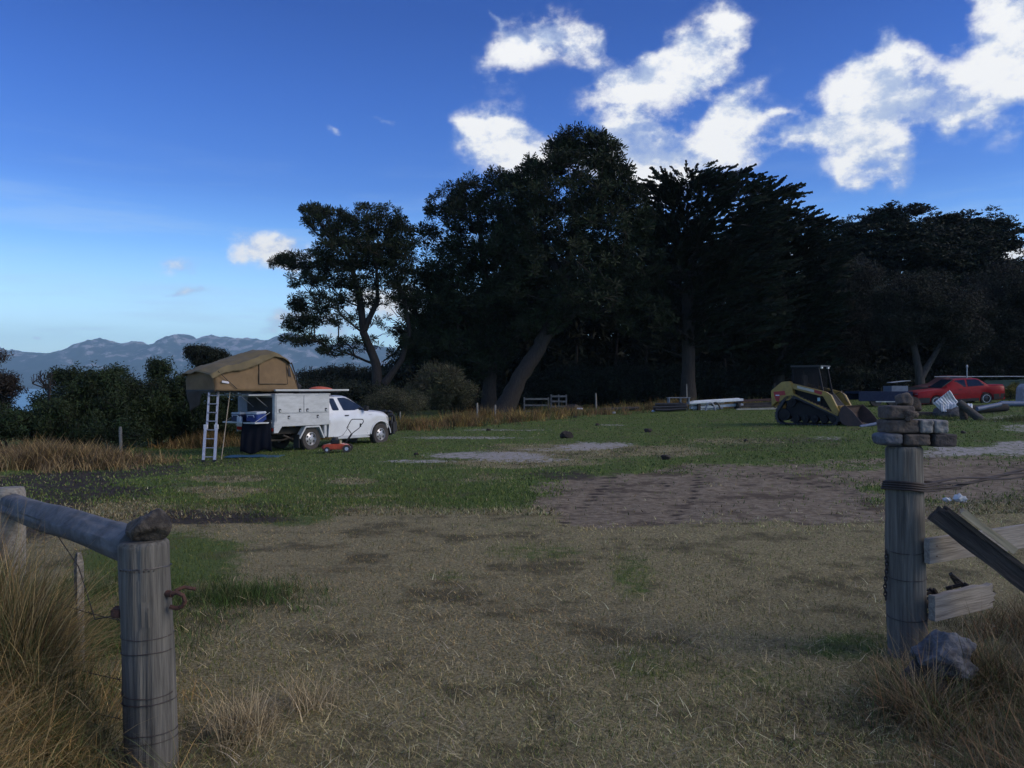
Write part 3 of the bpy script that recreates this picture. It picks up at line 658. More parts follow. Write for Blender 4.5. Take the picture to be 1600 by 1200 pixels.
shrub('dark low scrub behind the cab roof of the white ute', 560, 52, [(540, 612, 50, 12), (580, 616, 40, 14), (500, 618, 50, 12), (470, 612, 30, 12)], 300, leafm=TEATREE, seed=44, R=.5, M=40, w=.06, depth=3, group=MS)
shrub('dark scrub at the feet of the dense pines', 740, 60, [(720, 622, 40, 18), (760, 618, 40, 20), (800, 622, 40, 16)], 260, leafm=TEATREE, seed=45, R=.6, M=40, w=.07, depth=3, group=MS)
for i, (u, ru) in enumerate(((870, 60), (960, 60), (1050, 50), (1160, 60), (1290, 60), (1390, 60), (1500, 70), (1610, 70))):
    shrub(['dark undergrowth behind the stock panels', 'dark undergrowth behind the lone wooden stake', 'dark undergrowth left of the straight cypress trunk', 'dark undergrowth behind the white steel lengths', 'dark undergrowth behind the skid loader', 'dark undergrowth behind the blue trailer', 'dark undergrowth behind the red car', 'dark undergrowth at the right edge behind the green tank'][i],
          u, 62, [(u, 610, ru, 16), (u-20, 596, ru*.5, 16), (u+24, 590, ru*.5, 18)], 230, leafm=TEATREE, seed=60+i, R=.75, M=34, w=.09, depth=3, group='dark undergrowth at the edge of the wood', step=1)

# ---------------------------------------------------------------- grass
STRAW_GAIN = 1.36
def blademat(name, rough=.8):
    m = bpy.data.materials.new(name); m.use_nodes = True; t = m.node_tree; b = t.nodes['Principled BSDF']; b.inputs['Roughness'].default_value = rough; b.inputs['Specular IOR Level'].default_value = .2
    a = t.nodes.new('ShaderNodeAttribute'); a.attribute_name = 'tint'; g = t.nodes.new('ShaderNodeNewGeometry'); nz = t.nodes.new('ShaderNodeTexNoise'); nz.inputs['Scale'].default_value = 2.5; t.links.new(g.outputs['Position'], nz.inputs[0])
    r = t.nodes.new('ShaderNodeMapRange'); r.inputs[3].default_value = .7; r.inputs[4].default_value = 1.3; t.links.new(nz.outputs[0], r.inputs[0])
    v = t.nodes.new('ShaderNodeVectorMath'); v.operation = 'SCALE'; t.links.new(a.outputs['Color'], v.inputs[0]); t.links.new(r.outputs[0], v.inputs[3]); t.links.new(v.outputs[0], b.inputs['Base Color'])
    return m
GRASS = blademat('grass_blades')
def wedge(n, d0, d1, r, margin=.30, p=1.0, left=-.62, right=.62):
    """points spread evenly as seen from the gate"""
    iv = r.uniform(1/d1**p, 1/d0**p, n); d = (1/iv)**(1/p); s = r.uniform(left-margin*.5, right+margin*.5, n); return s*d, d
def strands(x, y, h, w, lean, seg, col, r, z=None, droop=.5, az=None):
    """curved tapering blades with seg segments"""
    n = len(x); z = ground_z(x, y) if z is None else z
    az = r.uniform(0, 2*np.pi, n) if az is None else az; hd = np.stack([np.cos(az), np.sin(az), np.zeros(n)], 1)
    fa = az+np.pi/2+r.normal(size=n)*.8; sd_ = np.stack([np.cos(fa), np.sin(fa), np.zeros(n)], 1)
    P0 = np.stack([x, y, z-.01], 1); rows = []
    for k in range(seg+1):
        t = k/seg; p = P0+hd*(h*lean*(t**1.4))[:, None]; p[:, 2] += h*np.sqrt(np.maximum(1-np.minimum(lean, .98)**2*.9, .03))*(t-droop*lean*t*t*.75)
        ww = w*(1-t)**.7 if k < seg else None
        if k < seg: rows += [p-sd_*(ww/2)[:, None], p+sd_*(ww/2)[:, None]]
        else: rows.append(p)
    V = np.stack(rows, 1); m = V.shape[1]; base = np.arange(n)[:, None]*m; Fc = []
    for k in range(seg-1):
        a = 2*k; Fc += [base+np.array([[a, a+1, a+3]]), base+np.array([[a, a+3, a+2]])]
    a = 2*(seg-1); Fc.append(base+np.array([[a, a+1, a+2]]))
    Fc = np.concatenate(Fc); tt = np.repeat(col, m, 0)
    return V.reshape(-1, 3), Fc, tt
def pick(r, n, pal, var=.2):
    pal = np.array(pal); c = pal[r.integers(0, len(pal), n)]; return np.clip(c*r.uniform(1-var, 1+var, (n, 1)), .004, .6)
STRAW = [(.35, .29, .15), (.24, .195, .095), (.44, .375, .22), (.17, .13, .06), (.10, .078, .038), (.30, .26, .14), (.17, .17, .07), (.11, .14, .05), (.36, .32, .19)]
STRAW = [tuple(min(.62, c*STRAW_GAIN) for c in q) for q in STRAW]
GREEN = [(.075, .125, .025), (.12, .175, .038), (.045, .08, .018), (.16, .185, .058)]
RUSTY = [(.36, .235, .09), (.25, .165, .07), (.44, .32, .15), (.15, .095, .05), (.11, .11, .04), (.30, .25, .12), (.09, .11, .04)]
def lawn():
    r = np.random.default_rng(90)
    # close-cut dry grass in front of the camera, lying every way
    x, y = wedge(400000, 2.4, 15.5, r, p=.75); g, dr, sa, mu = cover(x, y)
    nz = vnoise(x, y, .55, 41, 5); keep = r.random(len(x)) > np.clip(dr*.97+sa+mu*.75+np.maximum(0, nz-.3)*.4, 0, .98); x, y, g, mu = x[keep], y[keep], g[keep], mu[keep]
    n = len(x); isg = r.random(n) < g*.85+.07+.36*np.clip(vnoise(x, y, .8, 48, 4)+.15, 0, 1)
    col = np.where(isg[:, None], pick(r, n, GREEN), pick(r, n, STRAW, .3)); lf_ = np.clip(.5+1.1*vnoise(x, y, .28, 43, 3)+.10*x, 0, 1)[:, None]; col = col*(1-.5*mu[:, None])*(1+.38*vnoise(x, y, .7, 44, 4)[:, None])*(np.array([[1.06, .86, .68]])*(1-lf_)+np.array([[.94, 1.02, .86]])*lf_)
    h = r.uniform(.018, .060, n)*(1+y*.03); w = r.uniform(.0018, .0042, n)*(.7+y*.17); lean = np.where(isg, r.uniform(.1, .7, n), r.uniform(.55, .98, n))
    V, Fc, tt = strands(x, y, h, w, lean, 1, col, r); np_mesh('mown_grass', V, Fc, GRASS, col=tt)['kind'] = 'stuff'
    # long clippings lying on top close by
    x, y = wedge(11000, 2.4, 8, r, p=1); g, dr, sa, mu = cover(x, y); k = r.random(len(x)) > dr+mu*.5; x, y = x[k], y[k]; n = len(x)
    V, Fc, tt = strands(x, y, r.uniform(.07, .2, n), r.uniform(.0012, .003, n)*(.6+y*.2), r.uniform(.9, .985, n), 2, pick(r, n, STRAW[:3]+[(.42, .35, .24)], .3), r, z=ground_z(x, y)+r.uniform(.01, .05, n)); np_mesh('grass_clippings', V, Fc, GRASS, col=tt)['kind'] = 'stuff'
    # short green grass further out
    x, y = wedge(230000, 12, 60, r, p=.55); g, dr, sa, mu = cover(x, y); k = r.random(len(x)) > np.clip(dr+sa+mu*.8, 0, .985); x, y, g = x[k], y[k], g[k]; n = len(x)
    isg = r.random(n) < g*.9+.04; col = np.where(isg[:, None], pick(r, n, GREEN), pick(r, n, STRAW, .3)*.62)*(1+.3*vnoise(x, y, .5, 46, 3)[:, None])
    V, Fc, tt = strands(x, y, r.uniform(.03, .085, n), .006+.0011*y*r.uniform(.6, 1.3, n), r.uniform(.2, .95, n), 1, col, r); np_mesh('paddock_grass', V, Fc, GRASS, col=tt)['kind'] = 'stuff'
lawn()
def clumps(name, label, regions, pal, n, h0, h1, w, seg, seed, lean=(.2, .95), droop=.8, tuft=.13, greens=.15, per=14):
    """rank grass in tufts; regions are ground discs (x, y, rx, ry, weight)"""
    r = np.random.default_rng(seed); wt = np.array([a[2]*a[3]*a[4] for a in regions]); nc = n//per
    pk = r.choice(len(regions), nc, p=wt/wt.sum()); th = r.uniform(0, 2*np.pi, nc); rr = np.abs(r.normal(size=nc))*.62; R_ = np.array([a[:4] for a in regions])[pk]
    cx = R_[:, 0]+R_[:, 2]*rr*np.cos(th); cy = R_[:, 1]+R_[:, 3]*rr*np.sin(th); hc = r.uniform(h0, h1, nc)*np.clip(1.05-.4*rr, .3, 1); pc = pick(r, nc, pal, .25); gr = r.random(nc) < greens
    pc = np.where(gr[:, None], pick(r, nc, [(.07, .095, .03), (.09, .10, .04), (.05, .07, .02)]), pc); az0 = r.uniform(0, 2*np.pi, nc)
    rep = lambda a: np.repeat(a, per, 0); m = nc*per
    x = rep(cx)+r.normal(size=m)*tuft*.5; y = rep(cy)+r.normal(size=m)*tuft*.5
    V, Fc, tt = strands(x, y, rep(hc)*r.uniform(.55, 1.25, m), np.full(m, w)*r.uniform(.6, 1.4, m), r.uniform(*lean, m), seg, rep(pc)*r.uniform(.6, 1.5, (m, 1)), r, droop=droop, az=rep(az0)+r.normal(size=m)*1.1)
    o = np_mesh(name, V, Fc, GRASS, col=tt); o['kind'] = 'stuff'; o['label'] = label; return o
clumps('tall_grass', 'long rank golden grass round the left gate post', [(-2.45, 3.3, .55, .7, 1.6), (-3.1, 3.4, .7, .8, 1.3), (-2.9, 4.4, .75, .6, 1.2), (-2.25, 4.0, .3, .5, 1), (-1.85, 2.9, .35, .5, 1.2), (-4.1, 4.6, .9, 1.2, 1), (-2.3, 2.6, .6, .5, 1.4), (-1.5, 3.7, .10, .3, .6)], RUSTY+[(.46, .34, .16), (.40, .26, .10), (.30, .24, .12)], 68000, .34, .72, .0038, 4, 91, lean=(.45, .99), greens=.28, per=20)
clumps('tall_grass', 'matted golden grass burying the foot of the left far post', [(-3.1, 4.6, .5, .35, 1.2), (-3.7, 5.0, .5, .4, 1), (-2.6, 4.3, .3, .3, .7)], RUSTY+[(.46, .34, .16)], 26000, .65, 1.05, .0045, 4, 191, lean=(.2, .95), greens=.1, per=20)
clumps('tall_grass', 'long dark rank grass round the foot of the right gate post', [(2.55, 3.4, .55, .7, 1.3), (3.1, 4.0, .8, .7, 1.3), (2.9, 5.1, .45, .4, .9), (3.9, 4.9, .7, .6, 1), (4.4, 6.0, .9, .7, 1), (2.35, 4.7, .18, .5, .8), (3.6, 3.0, .6, .5, 1)], [(.20, .15, .08), (.14, .10, .05), (.26, .20, .12), (.09, .08, .04), (.24, .13, .06)], 56000, .3, .7, .0042, 4, 92, lean=(.3, .97), greens=.3)
clumps('green_tufts', 'bright green lush tufts behind the left gate post', [(-3.2, 6.5, 1.1, .8, 1), (-2.5, 7.4, 1.0, .7, 1), (-2.9, 6.0, .7, .5, .8), (-3.9, 7.6, 1.0, .8, .6)], [(.045, .085, .02), (.065, .11, .028), (.035, .06, .015), (.12, .12, .05)], 17000, .10, .24, .005, 3, 93, lean=(.2, .8), greens=0)
clumps('dry_grass', 'band of tall brown and golden grass below the left thicket', [(-14.2, 20.4, 2.0, 1.6, 1.2), (-11.6, 20.8, 2.2, 1.4, 1.3), (-17.5, 20.5, 2.5, 2, 1), (-10.9, 21.6, 1.2, 1.0, .7), (-13, 23.0, 2.6, 1.0, 1)], [(.22, .15, .065), (.13, .09, .05), (.30, .22, .10), (.10, .07, .045), (.17, .12, .06)], 44000, .45, .95, .016, 3, 94, lean=(.3, .95), tuft=.3, greens=.05, per=22)
clumps('dry_grass', 'golden grass under the shrubs behind the ladder', [(-10.4, 28.2, 1.4, .7, 1), (-8.0, 30.5, 1.6, .8, .6)], [(.24, .15, .05), (.17, .10, .045), (.28, .20, .08)], 14000, .4, .85, .016, 3, 95, lean=(.15, .85), tuft=.25, greens=.15, per=20)
clumps('dry_grass', 'yellow and brown grass along the foot of the scrub right of the ute', [(-4.9, 36, 2.2, 1.6, 1.2), (-2.4, 38, 2.0, 1.5, 1), (.4, 40, 1.8, 1.2, .6), (2.5, 46, 4, 2, .5), (10, 50, 7, 2.2, .5), (-1.5, 43, 4, 2, .8)], [(.26, .18, .05), (.17, .10, .045), (.20, .13, .05), (.12, .085, .04)], 26000, .4, .95, .022, 3, 96, lean=(.15, .85), tuft=.3, greens=.2, per=20)
clumps('dry_grass', 'rough grass round the scrap on the right', [(17.3, 28, 1.3, .9, 1), (19, 28.5, 1.5, 1, 1), (15, 30, 2, 1, .5)], [(.09, .12, .035), (.13, .12, .05), (.06, .09, .02)], 7000, .12, .32, .014, 2, 97, lean=(.15, .8), tuft=.2, greens=.4)
clumps('straw_tuft', 'pale dry tuft right of the left gate post', [(-1.47, 4.5, .14, .25, 1), (-1.25, 4.9, .2, .2, .4)], [(.40, .32, .19), (.32, .25, .14)], 900, .22, .42, .005, 4, 98, greens=0)

# ---------------------------------------------------------------- car bodies
def loft_body(st):
    """st: rows of x, z_bottom, z_belt, z_top, half widths at bottom, belt and top; nose and tail closed"""
    rows = []
    for (x, zb, ze, zt, wb, we, wt) in st:
        zm = zb+(ze-zb)*.55
        half = [(wb*.55, zb), (wb, zb+.02), (we+.012, zm), (we, ze-.05), (we-.03, ze), (wt+.015, max(ze+.005, zt-.06)), (wt-.06, zt-.012), (wt*.5, zt+.004)]
        rows.append([(x, -y, z) for y, z in half]+[(x, y, z) for y, z in half[::-1]])
    n = len(rows[0]); V = [p for r_ in rows for p in r_]; Fc = []
    for i in range(len(rows)-1):
        for k in range(n):
            j = (k+1) % n; Fc.append((i*n+k, i*n+j, (i+1)*n+j, (i+1)*n+k))
    Fc += [tuple(range(n)), tuple(range((len(rows)-1)*n, len(rows)*n))[::-1]]
    return V, Fc
def interp_st(st, x):
    xs = [s[0] for s in st]
    return [float(np.interp(x, xs, [s[k] for s in st])) for k in range(7)]
def side_y(st, x, z):
    _, zb, ze, zt, wb, we, wt = interp_st(st, x); zm = zb+(ze-zb)*.55
    zs = [zb+.02, zm, ze-.05, ze, max(ze+.005, zt-.06)]; ys = [wb, we+.012, we, we-.03, wt+.015]
    return float(np.interp(z, zs, ys))
def side_panel(st, poly, side, off=.006, th=.02):
    """a pane that follows the body side; poly in x,z"""
    out = [(x, side*(side_y(st, x, z)+off), z) for x, z in poly]; inn = [(x, side*(side_y(st, x, z)-th), z) for x, z in poly]
    n = len(poly); s = MB(); s.add(out+inn, [tuple(range(n)), tuple(range(2*n-1, n-1, -1))]+[(i, i+n, (i+1) % n+n, (i+1) % n) for i in range(n)]); return s
def rounded(poly, r=.03, k=3):
    out = []
    n = len(poly)
    for i in range(n):
        p = Vector(poly[i]); a = Vector(poly[i-1]); b_ = Vector(poly[(i+1) % n])
        da = (a-p); db = (b_-p); ra = min(r, da.length*.45, db.length*.45); A = p+da.normalized()*ra; B = p+db.normalized()*ra
        for j in range(k+1):
            t = j/k; out.append(tuple(A*(1-t)**2+p*2*t*(1-t)+B*t*t))
    return out
def wheel_mb(r, w, rim_r, mt, mr, parent, loc, side, holes=6, spoke=False, mh=None):
    """wheel > tyre, rim; loc is the hub, side -1 or 1 is the outer face along y"""
    root = bpy.data.objects.new('wheel', None); root.location = loc; root.empty_display_size = .1; link(root, parent)
    s = MB(); prof = [(rim_r*.98, -w*.42), (r*.90, -w*.5), (r*.985, -w*.40), (r, -w*.2), (r, w*.2), (r*.985, w*.40), (r*.90, w*.5), (rim_r*.98, w*.42)]
    n = 40; V = []; Fc = []
    for k in range(n):
        a = 2*math.pi*k/n
        for q, (rr, y) in enumerate(prof):
            rr2 = rr-(.008 if (k % 2 and 2 <= q <= 5) else 0); V.append((rr2*math.cos(a), y, rr2*math.sin(a)))
    m = len(prof)
    for k in range(n):
        for q in range(m): Fc.append((k*m+q, k*m+(q+1) % m, ((k+1) % n)*m+(q+1) % m, ((k+1) % n)*m+q))
    s.add(V, Fc); s.build('tyre', mt, root, smooth_=True)
    s = MB(); y0 = side*w*.40; yi = side*w*.22
    V = []; Fc = []
    pr = [(rim_r, y0), (rim_r*.93, y0+side*.004), (rim_r*.86, yi), (rim_r*.45, yi+side*.03), (rim_r*.30, yi+side*.035), (rim_r*.28, yi+side*.06), (0.001, yi+side*.065)]
    for k in range(n):
        a = 2*math.pi*k/n; 
        for (rr, y) in pr: V.append((rr*math.cos(a), y, rr*math.sin(a)))
    m = len(pr)
    for k in range(n):
        for q in range(m-1): Fc.append((k*m+q, k*m+q+1, ((k+1) % n)*m+q+1, ((k+1) % n)*m+q))
    s.add(V, Fc); s.build('rim', mr, root, smooth_=50)
    for k in range(holes):
        s = MB(); a = 2*math.pi*(k+.5)/holes; c = Vector((rim_r*.66*math.cos(a), yi+side*.012, rim_r*.66*math.sin(a)))
        rr = rim_r*(.17 if not spoke else .24); s.add([(c.x+rr*math.cos(t), c.y+side*.012*(1-0), c.z+rr*math.sin(t)) for t in [2*math.pi*j/10 for j in range(10)]], [tuple(range(10))])
        s.build('rim_hole', mh or MATS['black_plastic'], root)
    return root

WHITE = mat('white_paint', (.72, .75, .77), .28, col2=(.64, .66, .67), scale=3, coat=.6)
TRAYW = mat('weathered_white_metal', (.52, .545, .55), .5, col2=(.42, .44, .44), scale=4, stretch=(1, 1, 3), bump=.05)
ALU = mat('brushed_aluminium', (.62, .63, .65), .35, metal=.8, col2=(.5, .5, .52), scale=10)
BLACKP = mat('black_plastic', (.02, .02, .022), .55, col2=(.012, .012, .013))
TYRE = mat('tyre_rubber', (.035, .034, .033), .85, col2=(.06, .052, .045), scale=9)
RIM = mat('steel_rim', (.50, .51, .53), .38, metal=.5, col2=(.36, .36, .37), scale=9)
GLASS = mat('tinted_glass', (.010, .014, .022), .10, col2=(.018, .024, .034), spec=.42)
CHASS = mat('dusty_chassis', (.045, .04, .038), .85, col2=(.085, .07, .055), scale=6)
LAMP = mat('lamp_lens', (.6, .62, .65), .12, col2=(.4, .42, .45), coat=.8)
REDL = mat('red_lens', (.35, .015, .012), .2, coat=.6)
SEAM = mat('dark_seam', (.03, .03, .032), .8)

def build_ute():
    h = Vector((.594, .805, 0)); rt = Vector((.805, -.594, 0)); c = Vector((-6.716, 25.44, 0)); c.z = gz(c.x, c.y)-.03
    root = empty('pickup_ute', c, 'white extra-cab ute with a grey service canopy and black bull bar', 'ute', math.atan2(h.y, h.x))
    st = []
    def arch(x, xw=2.93, r=.44, z0=.36): 
        d = abs(x-xw); return z0 if d >= r else z0+math.sqrt(r*r-d*d)*.98
    top = [(.70, 1.16, 1.60), (.80, 1.165, 1.655), (1.05, 1.17, 1.675), (1.40, 1.17, 1.665), (1.55, 1.17, 1.63), (1.70, 1.17, 1.565), (1.95, 1.165, 1.42), (2.20, 1.16, 1.27), (2.32, 1.15, 1.195), (2.42, 1.13, 1.18), (2.50, 1.125, 1.18), (2.60, 1.12, 1.178), (2.75, 1.11, 1.17), (2.9, 1.09, 1.155), (3.05, 1.06, 1.135), (3.20, 1.01, 1.10), (3.32, .93, 1.03), (3.40, .85, .94), (3.44, .78, .84)]
    for x, ze, zt in top:
        wt = .66 if x < 1.6 else .66+(min(x, 2.35)-1.6)*.08/.75 if x < 2.35 else .70
        we = .80 if x < 3.0 else .80-(x-3.0)**2*.75
        st.append((x, arch(x) if x < 3.3 else .52, ze, zt, we-.03, we, min(wt, we-.02)))
    ex = []
    for k in range(len(st)-1):     # finer rows round the wheel arch
        ex.append(st[k])
        if 2.3 < st[k][0] < 3.4:
            x = (st[k][0]+st[k+1][0])/2; q = [(a+b_)/2 for a, b_ in zip(st[k], st[k+1])]; q[1] = arch(x) if x < 3.3 else .52; ex.append(tuple(q))
    ex.append(st[-1]); st = ex
    V, Fc = loft_body(st); s = MB(); s.add(V, Fc); s.build('cab', WHITE, root, smooth_=38)
    for sd_ in (-1, 1):
        side_panel(st, rounded([(.76, 1.575), (.97, 1.585), (1.14, 1.20), (.87, 1.20)], .05), sd_).build('side_window', GLASS, root)
        side_panel(st, rounded([(1.12, 1.59), (1.42, 1.595), (1.60, 1.545), (1.90, 1.40), (2.20, 1.215), (2.20, 1.19), (1.32, 1.19)], .04), sd_).build('door_window', GLASS, root)
        w = side_panel(st, rounded([(1.34, 1.05), (1.50, 1.05), (1.50, 1.015), (1.34, 1.015)], .012), sd_, .022); w.build('door_handle', BLACKP, root)
        s = side_panel(st, [(1.278, 1.14), (1.286, 1.14), (1.286, .42), (1.278, .42)], sd_, .003); s.build('door_seam', SEAM, root)
        s = side_panel(st, [(2.335, 1.10), (2.343, 1.10), (2.343, .42), (2.335, .42)], sd_, .003); s.build('door_seam', SEAM, root)
        s = MB(); s.box((1.62, sd_*.80, .33), (1.50, .12, .05)); s.box((1.62, sd_*.765, .375), (1.46, .05, .05)); s.build('side_step', TRAYW, root, bevel=.012)
        s = MB(); s.box((2.16, sd_*.90, 1.24), (.10, .18, .16)); s.box((2.18, sd_*.80, 1.20), (.04, .10, .04)); s.build('side_mirror', BLACKP, root, bevel=.03)
        s = side_panel(st, rounded([(3.20, .96), (3.40, .90), (3.42, .80), (3.28, .80)], .03), sd_, .008); s.build('headlight', LAMP, root)
        # flare lip round the front arch
        s = MB(); s.tube([(2.93+.45*math.cos(a), sd_*.795, .36+.45*math.sin(a)) for a in np.linspace(.08, 3.06, 16)], .018, 6); s.build('arch_lip', WHITE, root, smooth_=True)
        s = side_panel(st, [(2.36, 1.035), (2.52, 1.035), (2.52, 1.02), (2.36, 1.02)], sd_, .003, .004); s.build('badge', RIM, root)
    s = MB(); s.add([(1.60, -.60, 1.625), (1.60, .60, 1.625), (2.27, .66, 1.235), (2.27, -.66, 1.235), (1.57, -.58, 1.60), (1.57, .58, 1.60), (2.24, .64, 1.21), (2.24, -.64, 1.21)], [(0, 1, 2, 3), (7, 6, 5, 4), (0, 4, 5, 1), (1, 5, 6, 2), (2, 6, 7, 3), (3, 7, 4, 0)])
    for i, v in enumerate(s.v): s.v[i] = (v[0]+.012, v[1], v[2]+.02)
    s.build('windscreen', GLASS, root)
    for y in (-.3, .25):
        s = MB(); s.tube([(2.27, y, 1.245), (2.0, y+.28, 1.435)], .010, 5); s.build('wiper', BLACKP, root)
    # bull bar
    s = MB(); s.box((3.56, 0, .60), (.26, 1.66, .40)); s.box((3.50, 0, .38), (.14, 1.5, .14))
    s.build('bumper', BLACKP, root, bevel=.04)
    s = MB()
    for y in (-.62, -.40, .40, .62): s.tube([(3.62, y, .5), (3.70, y*.98, .8), (3.62, y*.95, 1.08), (3.52, y*.9, 1.12)], .045, 8)
    for y in (-.80, .80): s.tube([(3.50, y, .36), (3.60, y, .6), (3.52, y, .96), (3.42, y*.98, 1.02)], .045, 8)
    s.tube([(3.50, -.66, .96), (3.60, -.55, 1.06), (3.62, -.3, 1.11), (3.62, .3, 1.11), (3.60, .55, 1.06), (3.50, .66, .96)], .032, 8)
    s.tube([(3.42, -.80, .70), (3.46, -.79, .93), (3.56, -.60, .95), (3.62, -.3, .88), (3.62, .3, .88), (3.56, .6, .95), (3.46, .79, .93), (3.42, .80, .70)], .030, 8)
    for y in (-.15, .15): s.tube([(3.64, y, .6), (3.68, y, .85), (3.62, y, 1.08)], .022, 7)
    s.build('bull_bar', BLACKP, root, smooth_=True)
    for y in (-.62, .62):
        s = MB(); s.cyl((3.66, y, .62), (3.70, y, .62), .06, n=12); s.build('fog_lamp', LAMP, root)
    s = MB(); s.tube([(2.36, .78, 1.15), (2.42, .76, 2.05)], .006, 5); s.build('aerial', BLACKP, root)
    # chassis and tray
    s = MB()
    for y in (-.38, .38): s.beam((-1.15, y, .62), (3.2, y, .55), .10, .16)
    s.box((-.95, 0, .58), (.10, .9, .10)); s.box((.55, 0, .5), (.6, .8, .22)); s.cyl((0, -.68, .365), (0, .68, .365), .05, n=8); s.ell((0, 0, .365), (.16, .14, .15)); s.cyl((2.93, -.66, .365), (2.93, .66, .365), .045, n=8)
    s.cyl((-.9, .1, .42), (-.1, .32, .40), .07, n=10); s.tube([(-1.25, -.3, .36), (-.7, -.32, .34), (-.2, -.3, .45)], .03, 8); s.box((1.9, 0, .42), (1.9, 1.1, .12)); s.build('chassis', CHASS, root)
    s = MB(); s.tube([(-.85, -.55, .5), (-.4, -.55, .34), (0, -.55, .30), (.4, -.55, .34), (.75, -.55, .5)], .03, 6); s.tube([(-.85, .55, .5), (0, .55, .30), (.75, .55, .5)], .03, 6); s.build('leaf_spring', CHASS, root)
    s = MB(); s.box((-.36, 0, .845), (2.06, 1.74, .06)); s.box((-.36, -.875, .845), (2.08, .03, .13)); s.box((-.36, .875, .845), (2.08, .03, .13)); s.box((-1.40, 0, .83), (.04, 1.78, .16)); s.build('tray', TRAYW, root, bevel=.006)
    for sd_ in (-1, 1):
        s = MB(); s.prism([(-1.42, .78), (-1.42, .60), (-1.28, .60), (-1.14, .78)], sd_*.86, sd_*.885); s.build('tray_corner', TRAYW, root)
        g_ = MB(); pts = [(-.50, .40), (-.27, .74), (.25, .74), (.44, .38)]
        for a, b_ in zip(pts[:-1], pts[1:]): g_.beam((a[0], sd_*.79, a[1]), (b_[0], sd_*.79, b_[1]), .20, .022, up=(0, 0, 1)); g_.beam((a[0], sd_*.885, a[1]), (b_[0], sd_*.885, b_[1]), .016, .05, up=(0, 0, 1))
        g_.build('mudguard', TRAYW, root, bevel=.004)
        s = MB(); s.box((-.52, sd_*.76, .32), (.02, .25, .40)); s.build('mud_flap', BLACKP, root)
        s = MB(); s.box((.52, sd_*.80, .62), (.10, .10, .42)); s.build('filler_panel', TRAYW, root, bevel=.01)
    # canopy box with locker doors
    s = MB(); s.box((-.36, 0, 1.30), (2.04, 1.74, .84)); s.build('canopy', TRAYW, root, bevel=.012)
    for sd_ in (-1, 1):
        s = MB(); s.box((-.36, sd_*.882, 1.715), (2.06, .03, .035)); s.build('rain_gutter', TRAYW, root)
        for x0, x1, z0, z1, nl in ((-1.35, -.36, 1.165, 1.685, 2), (-.345, .63, 1.165, 1.685, 2), (-1.35, .63, .895, 1.145, 2)):
            f = MB(); f.box(((x0+x1)/2, sd_*.879, (z0+z1)/2), (x1-x0-.012, .018, z1-z0-.012)); d_ = f.build('locker_door', TRAYW, root, bevel=.005)
            wl = (x1-x0); lx = (x0+.13, x1-.13) if z0 > 1 else (x0+.45, x1-.45); lz = z0+.075 if z0 > 1 else (z0+z1)/2+.02
            for x in lx:
                q = MB(); q.box((x, sd_*.892, lz), (.085, .012, .10)); l_ = q.build('latch', BLACKP, d_, bevel=.01)
                q = MB(); q.box((x, sd_*.900, lz-.012), (.05, .014, .05)); q.build('latch_plate', ALU, d_)
    s = MB(); s.box((-.36, -.86, 1.154), (2.0, .03, .014)); s.build('door_trim', RIM, root)
    s = MB(); s.box((.18, -.8885, 1.665), (.20, .003, .03)); s.build('sticker', LAMP, root)
    # open rear of the canopy: dark opening, raised door held by struts, fold-down shelf
    s = MB(); s.box((-1.386, 0, 1.30), (.012, 1.50, .66)); s.build('rear_opening', SEAM, root)
    s = MB(); s.box((-1.40, .62, 1.28), (.03, .44, .70)); s.build('rear_panel', mat('blue_grey_panel', (.22, .25, .30), .5), root)
    for y in (-.55, .1):
        s = MB(); s.tube([(-1.40, y, 1.35), (-1.85, y, 1.68)], .012, 6); s.build('gas_strut', ALU, root)
    s = MB(); s.box((-1.80, 0, 1.70), (.78, 1.5, .03)); s.build('rear_door', TRAYW, root, bevel=.006)
    s = MB(); s.box((-1.70, 0, .90), (.58, 1.55, .04)); s.tube([(-1.42, -.7, 1.2), (-1.95, -.7, .92)], .008, 5); s.tube([(-1.42, .7, 1.2), (-1.95, .7, .92)], .008, 5); s.build('tailgate', TRAYW, root, bevel=.006)
    for sd_ in (-1, 1):
        s = MB(); s.box((-1.43, sd_*.72, .70), (.04, .26, .10)); s.build('tail_light', REDL, root, bevel=.01)
        s = MB(); s.box((-1.428, sd_*.885, .795), (.03, .03, .04)); s.build('marker_lamp', LAMP, root)
    # roof: rack bars and the pale awning board
    s = MB()
    for x in (-1.2, -.4, .4, 1.1): s.box((x, 0, 1.765), (.05, 1.5, .05))
    for y in (-.6, .6): s.box((-.05, y, 1.80), (2.75, .04, .035))
    s.build('roof_rack', BLACKP, root)
    s = MB(); s.box((0.02, -.86, 1.835), (2.82, .10, .055)); s.build('awning_case', TRAYW, root, bevel=.012)
    for x in (0, 2.93):
        for sd_ in (-1, 1): wheel_mb(.365, .235, .205, TYRE, RIM, root, (x, sd_*.70, .365), sd_)
    return root, c, h, rt
ute, UC, UH, UR = build_ute()
def U(x, y, z): return UC+UH*x-UR*y+Vector((0, 0, z))       # ute space: x forward, y to its left
UA = math.atan2(UH.y, UH.x)

